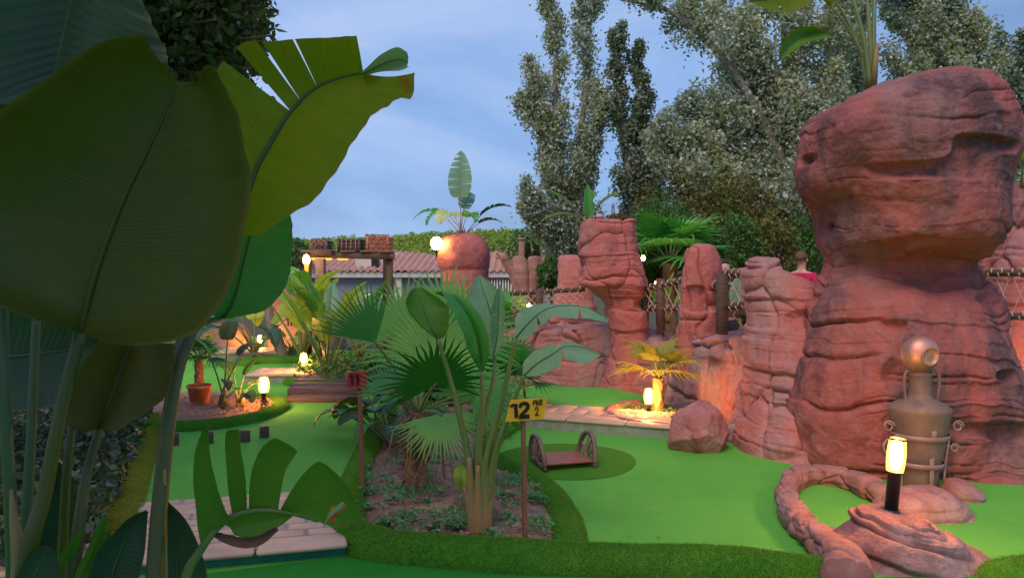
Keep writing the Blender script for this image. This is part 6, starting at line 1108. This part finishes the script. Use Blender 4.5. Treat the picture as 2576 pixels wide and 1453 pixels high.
# ---------------------------------------------------------------- small weeds, litter, ivy
rng = np.random.default_rng(900)
def weed(seed):
    r_ = np.random.default_rng(seed); m = MB(); n = 46
    for _ in range(n):
        a = r_.uniform(0, 6.28); e = r_.uniform(.15, 1.2); d = np.array([math.cos(a)*math.cos(e), math.sin(a)*math.cos(e), math.sin(e)]); L_ = r_.uniform(.03, .075); s = nrm(np.cross(d, [0, 0, 1.]))*L_*.20; b0_ = np.array([*r_.normal(size=2)*.03, 0.]); mid = b0_+d*L_*.6; tip = b0_+d*L_+np.array([0, 0, -.012]); v = r_.uniform(0, 1)
        m.add([b0_, mid-s, tip, mid+s], [np.array([[0, 1, 2, 3]])], np.array([[0, 0, v]]*4))
    return m
protos = [weed(910+i).build('weed', WEED) for i in range(5)]
WL = [(930, 1236, 'weed tuft just right of the red sign post foot'), (985, 1262, 'weed tuft in front of the fan palm trunk, to its left'), (1014, 1300, 'weed tuft standing in bare soil between trunk and front kerb'), (918, 1272, 'pale weed tuft near the left end of the front kerb'), (965, 1318, 'weed tuft close to the front kerb below the red sign'), (1085, 1330, 'weed tuft at the front kerb left of the thick tan stems'), (1150, 1322, 'bright weed tuft just left of the thick tan stems'), (1236, 1344, 'weed tuft at the foot of the thick tan stems, nearest the viewer'), (1276, 1300, 'large weed tuft between the thick tan stems and the yellow sign post'), (1268, 1248, 'weed tuft behind the large one, left of the yellow sign post'), (1352, 1308, 'weed tuft right of the yellow sign post by the side kerb'), (1342, 1258, 'weed tuft behind the yellow sign post by the side kerb'), (1082, 1262, 'weed tuft under the drooping pale fan leaf'), (1300, 1205, 'farthest weed tuft, in the corner under the side kerb')]
for i, (x, y, lab) in enumerate(WL):
    o = protos[i] if i < 5 else protos[i % 5].copy()
    if i >= 5: C.objects.link(o)
    q = G(x, y, .05); o.location = q; o.rotation_euler[2] = rng.uniform(0, 6.28); s = rng.uniform(.9, 1.35); o.scale = (s, s, s*rng.uniform(.7, 1.0)); tag(o, lab, 'weed', 'weeds in the planting bed')
def scatter(name, poly, z, n, ls, mat, seed, lift=.01, flat=.8, label=None, clump=-9):
    r_ = np.random.default_rng(seed); p = np.array([G(x, y, z)[:2] for x, y in poly]); lo, hi = p.min(0), p.max(0); q = r_.uniform(lo, hi, (n*3, 2)); ins = np.zeros(len(q), bool); j = len(p)-1
    for i in range(len(p)): ins ^= ((p[i, 1] > q[:, 1]) != (p[j, 1] > q[:, 1])) & (q[:, 0] < (p[j, 0]-p[i, 0])*(q[:, 1]-p[i, 1])/(p[j, 1]-p[i, 1]+1e-12)+p[i, 0]); j = i
    q = q[ins]; q = q[fbm(np.c_[q*6, q[:, 0]*0+seed], 3) > clump][:n]; c = np.c_[q, z+r_.uniform(0, lift, len(q))]; m = MB(); 
    a = r_.normal(size=(len(c), 3)); a[:, 2] *= 1-flat; a /= np.linalg.norm(a, axis=1)[:, None]; leaf_cards(m, c, ls, ls*.55, r_, up=0, axis=None) if flat < .5 else None
    if flat >= .5:
        b = np.cross(a, [0, 0, 1.])+r_.normal(size=a.shape)*.15; kk = r_.uniform(.5, 1.4, (len(c), 1)); V = np.stack([c-a*ls*kk*.5, c+b*ls*.25*kk, c+a*ls*kk*.5, c-b*ls*.25*kk], 1).reshape(-1, 3); v = np.repeat(r_.uniform(0, 1, len(c)), 4); m.add(V, [np.arange(len(V)).reshape(-1, 4)], np.c_[v*0, v*0, v])
    o = m.build(name, mat, kind='stuff')
    if label: tag(o, label)
    return o
BP = [(895, 1285), (1000, 1335), (1200, 1352), (1390, 1355), (1395, 1290), (1360, 1225), (1265, 1180), (1150, 1150), (930, 1150), (905, 1190)]
LIT = foliage_mat('leaf_litter', (.28, .22, .19), (.16, .10, .08), (.36, .31, .27), .05, .9); PEB = foliage_mat('pebble_litter', (.36, .22, .17), (.24, .13, .095), (.44, .30, .25), 0, .9)
scatter('leaf_litter', BP, .072, 700, .045, LIT, 921, .025, .85, 'dry leaf litter over the soil', .12); scatter('soil_crumbs', BP, .068, 2500, .011, PEB, 922, .012, .6, 'crumbs and grit over the soil', -.05); scatter('creeping_weeds', BP, .072, 4200, .026, WEED, 923, .04, .3, 'sparse creeping weeds over the soil', .16)
scatter('fallen_leaves', [(1300, 1090), (1800, 1130), (1950, 1200), (2000, 1390), (1450, 1370)], .005, 22, .03, LIT, 930, .003, .95, 'a few fallen leaves on the right lane'); scatter('fallen_leaves', [(420, 1080), (930, 1040), (880, 1230), (400, 1240)], .076, 18, .03, LIT, 931, .003, .95, 'a few fallen leaves on the left lane')
scatter('ivy_cover', [(-300, 1480), (200, 1410), (262, 1345), (330, 1180), (384, 1050), (330, 1030), (0, 1020), (-300, 1080)], .10, 9000, .07, IVY, 924, .16, .2, 'dark ivy ground cover left of the olive kerb')
scatter('bed_litter', [(420, 1058), (620, 1040), (690, 1020), (680, 1004), (560, 992), (420, 992)], .14, 2500, .03, LIT, 925, .03, .6, 'dry litter in the pot bed')
scatter('kerb_weeds', [(1570, 1048), (1640, 1062), (1740, 1068), (1820, 1075), (1800, 1045), (1640, 1020), (1580, 1026)], .085, 900, .03, WEED, 926, .05, .2, 'thin weeds inside the rock kerb')
scatter('back_weeds', [(740, 945), (800, 955), (1000, 985), (1150, 950), (1000, 905), (760, 915)], .12, 3500, .06, SHRUB, 927, .2, .2, 'low ground cover in the back bed')
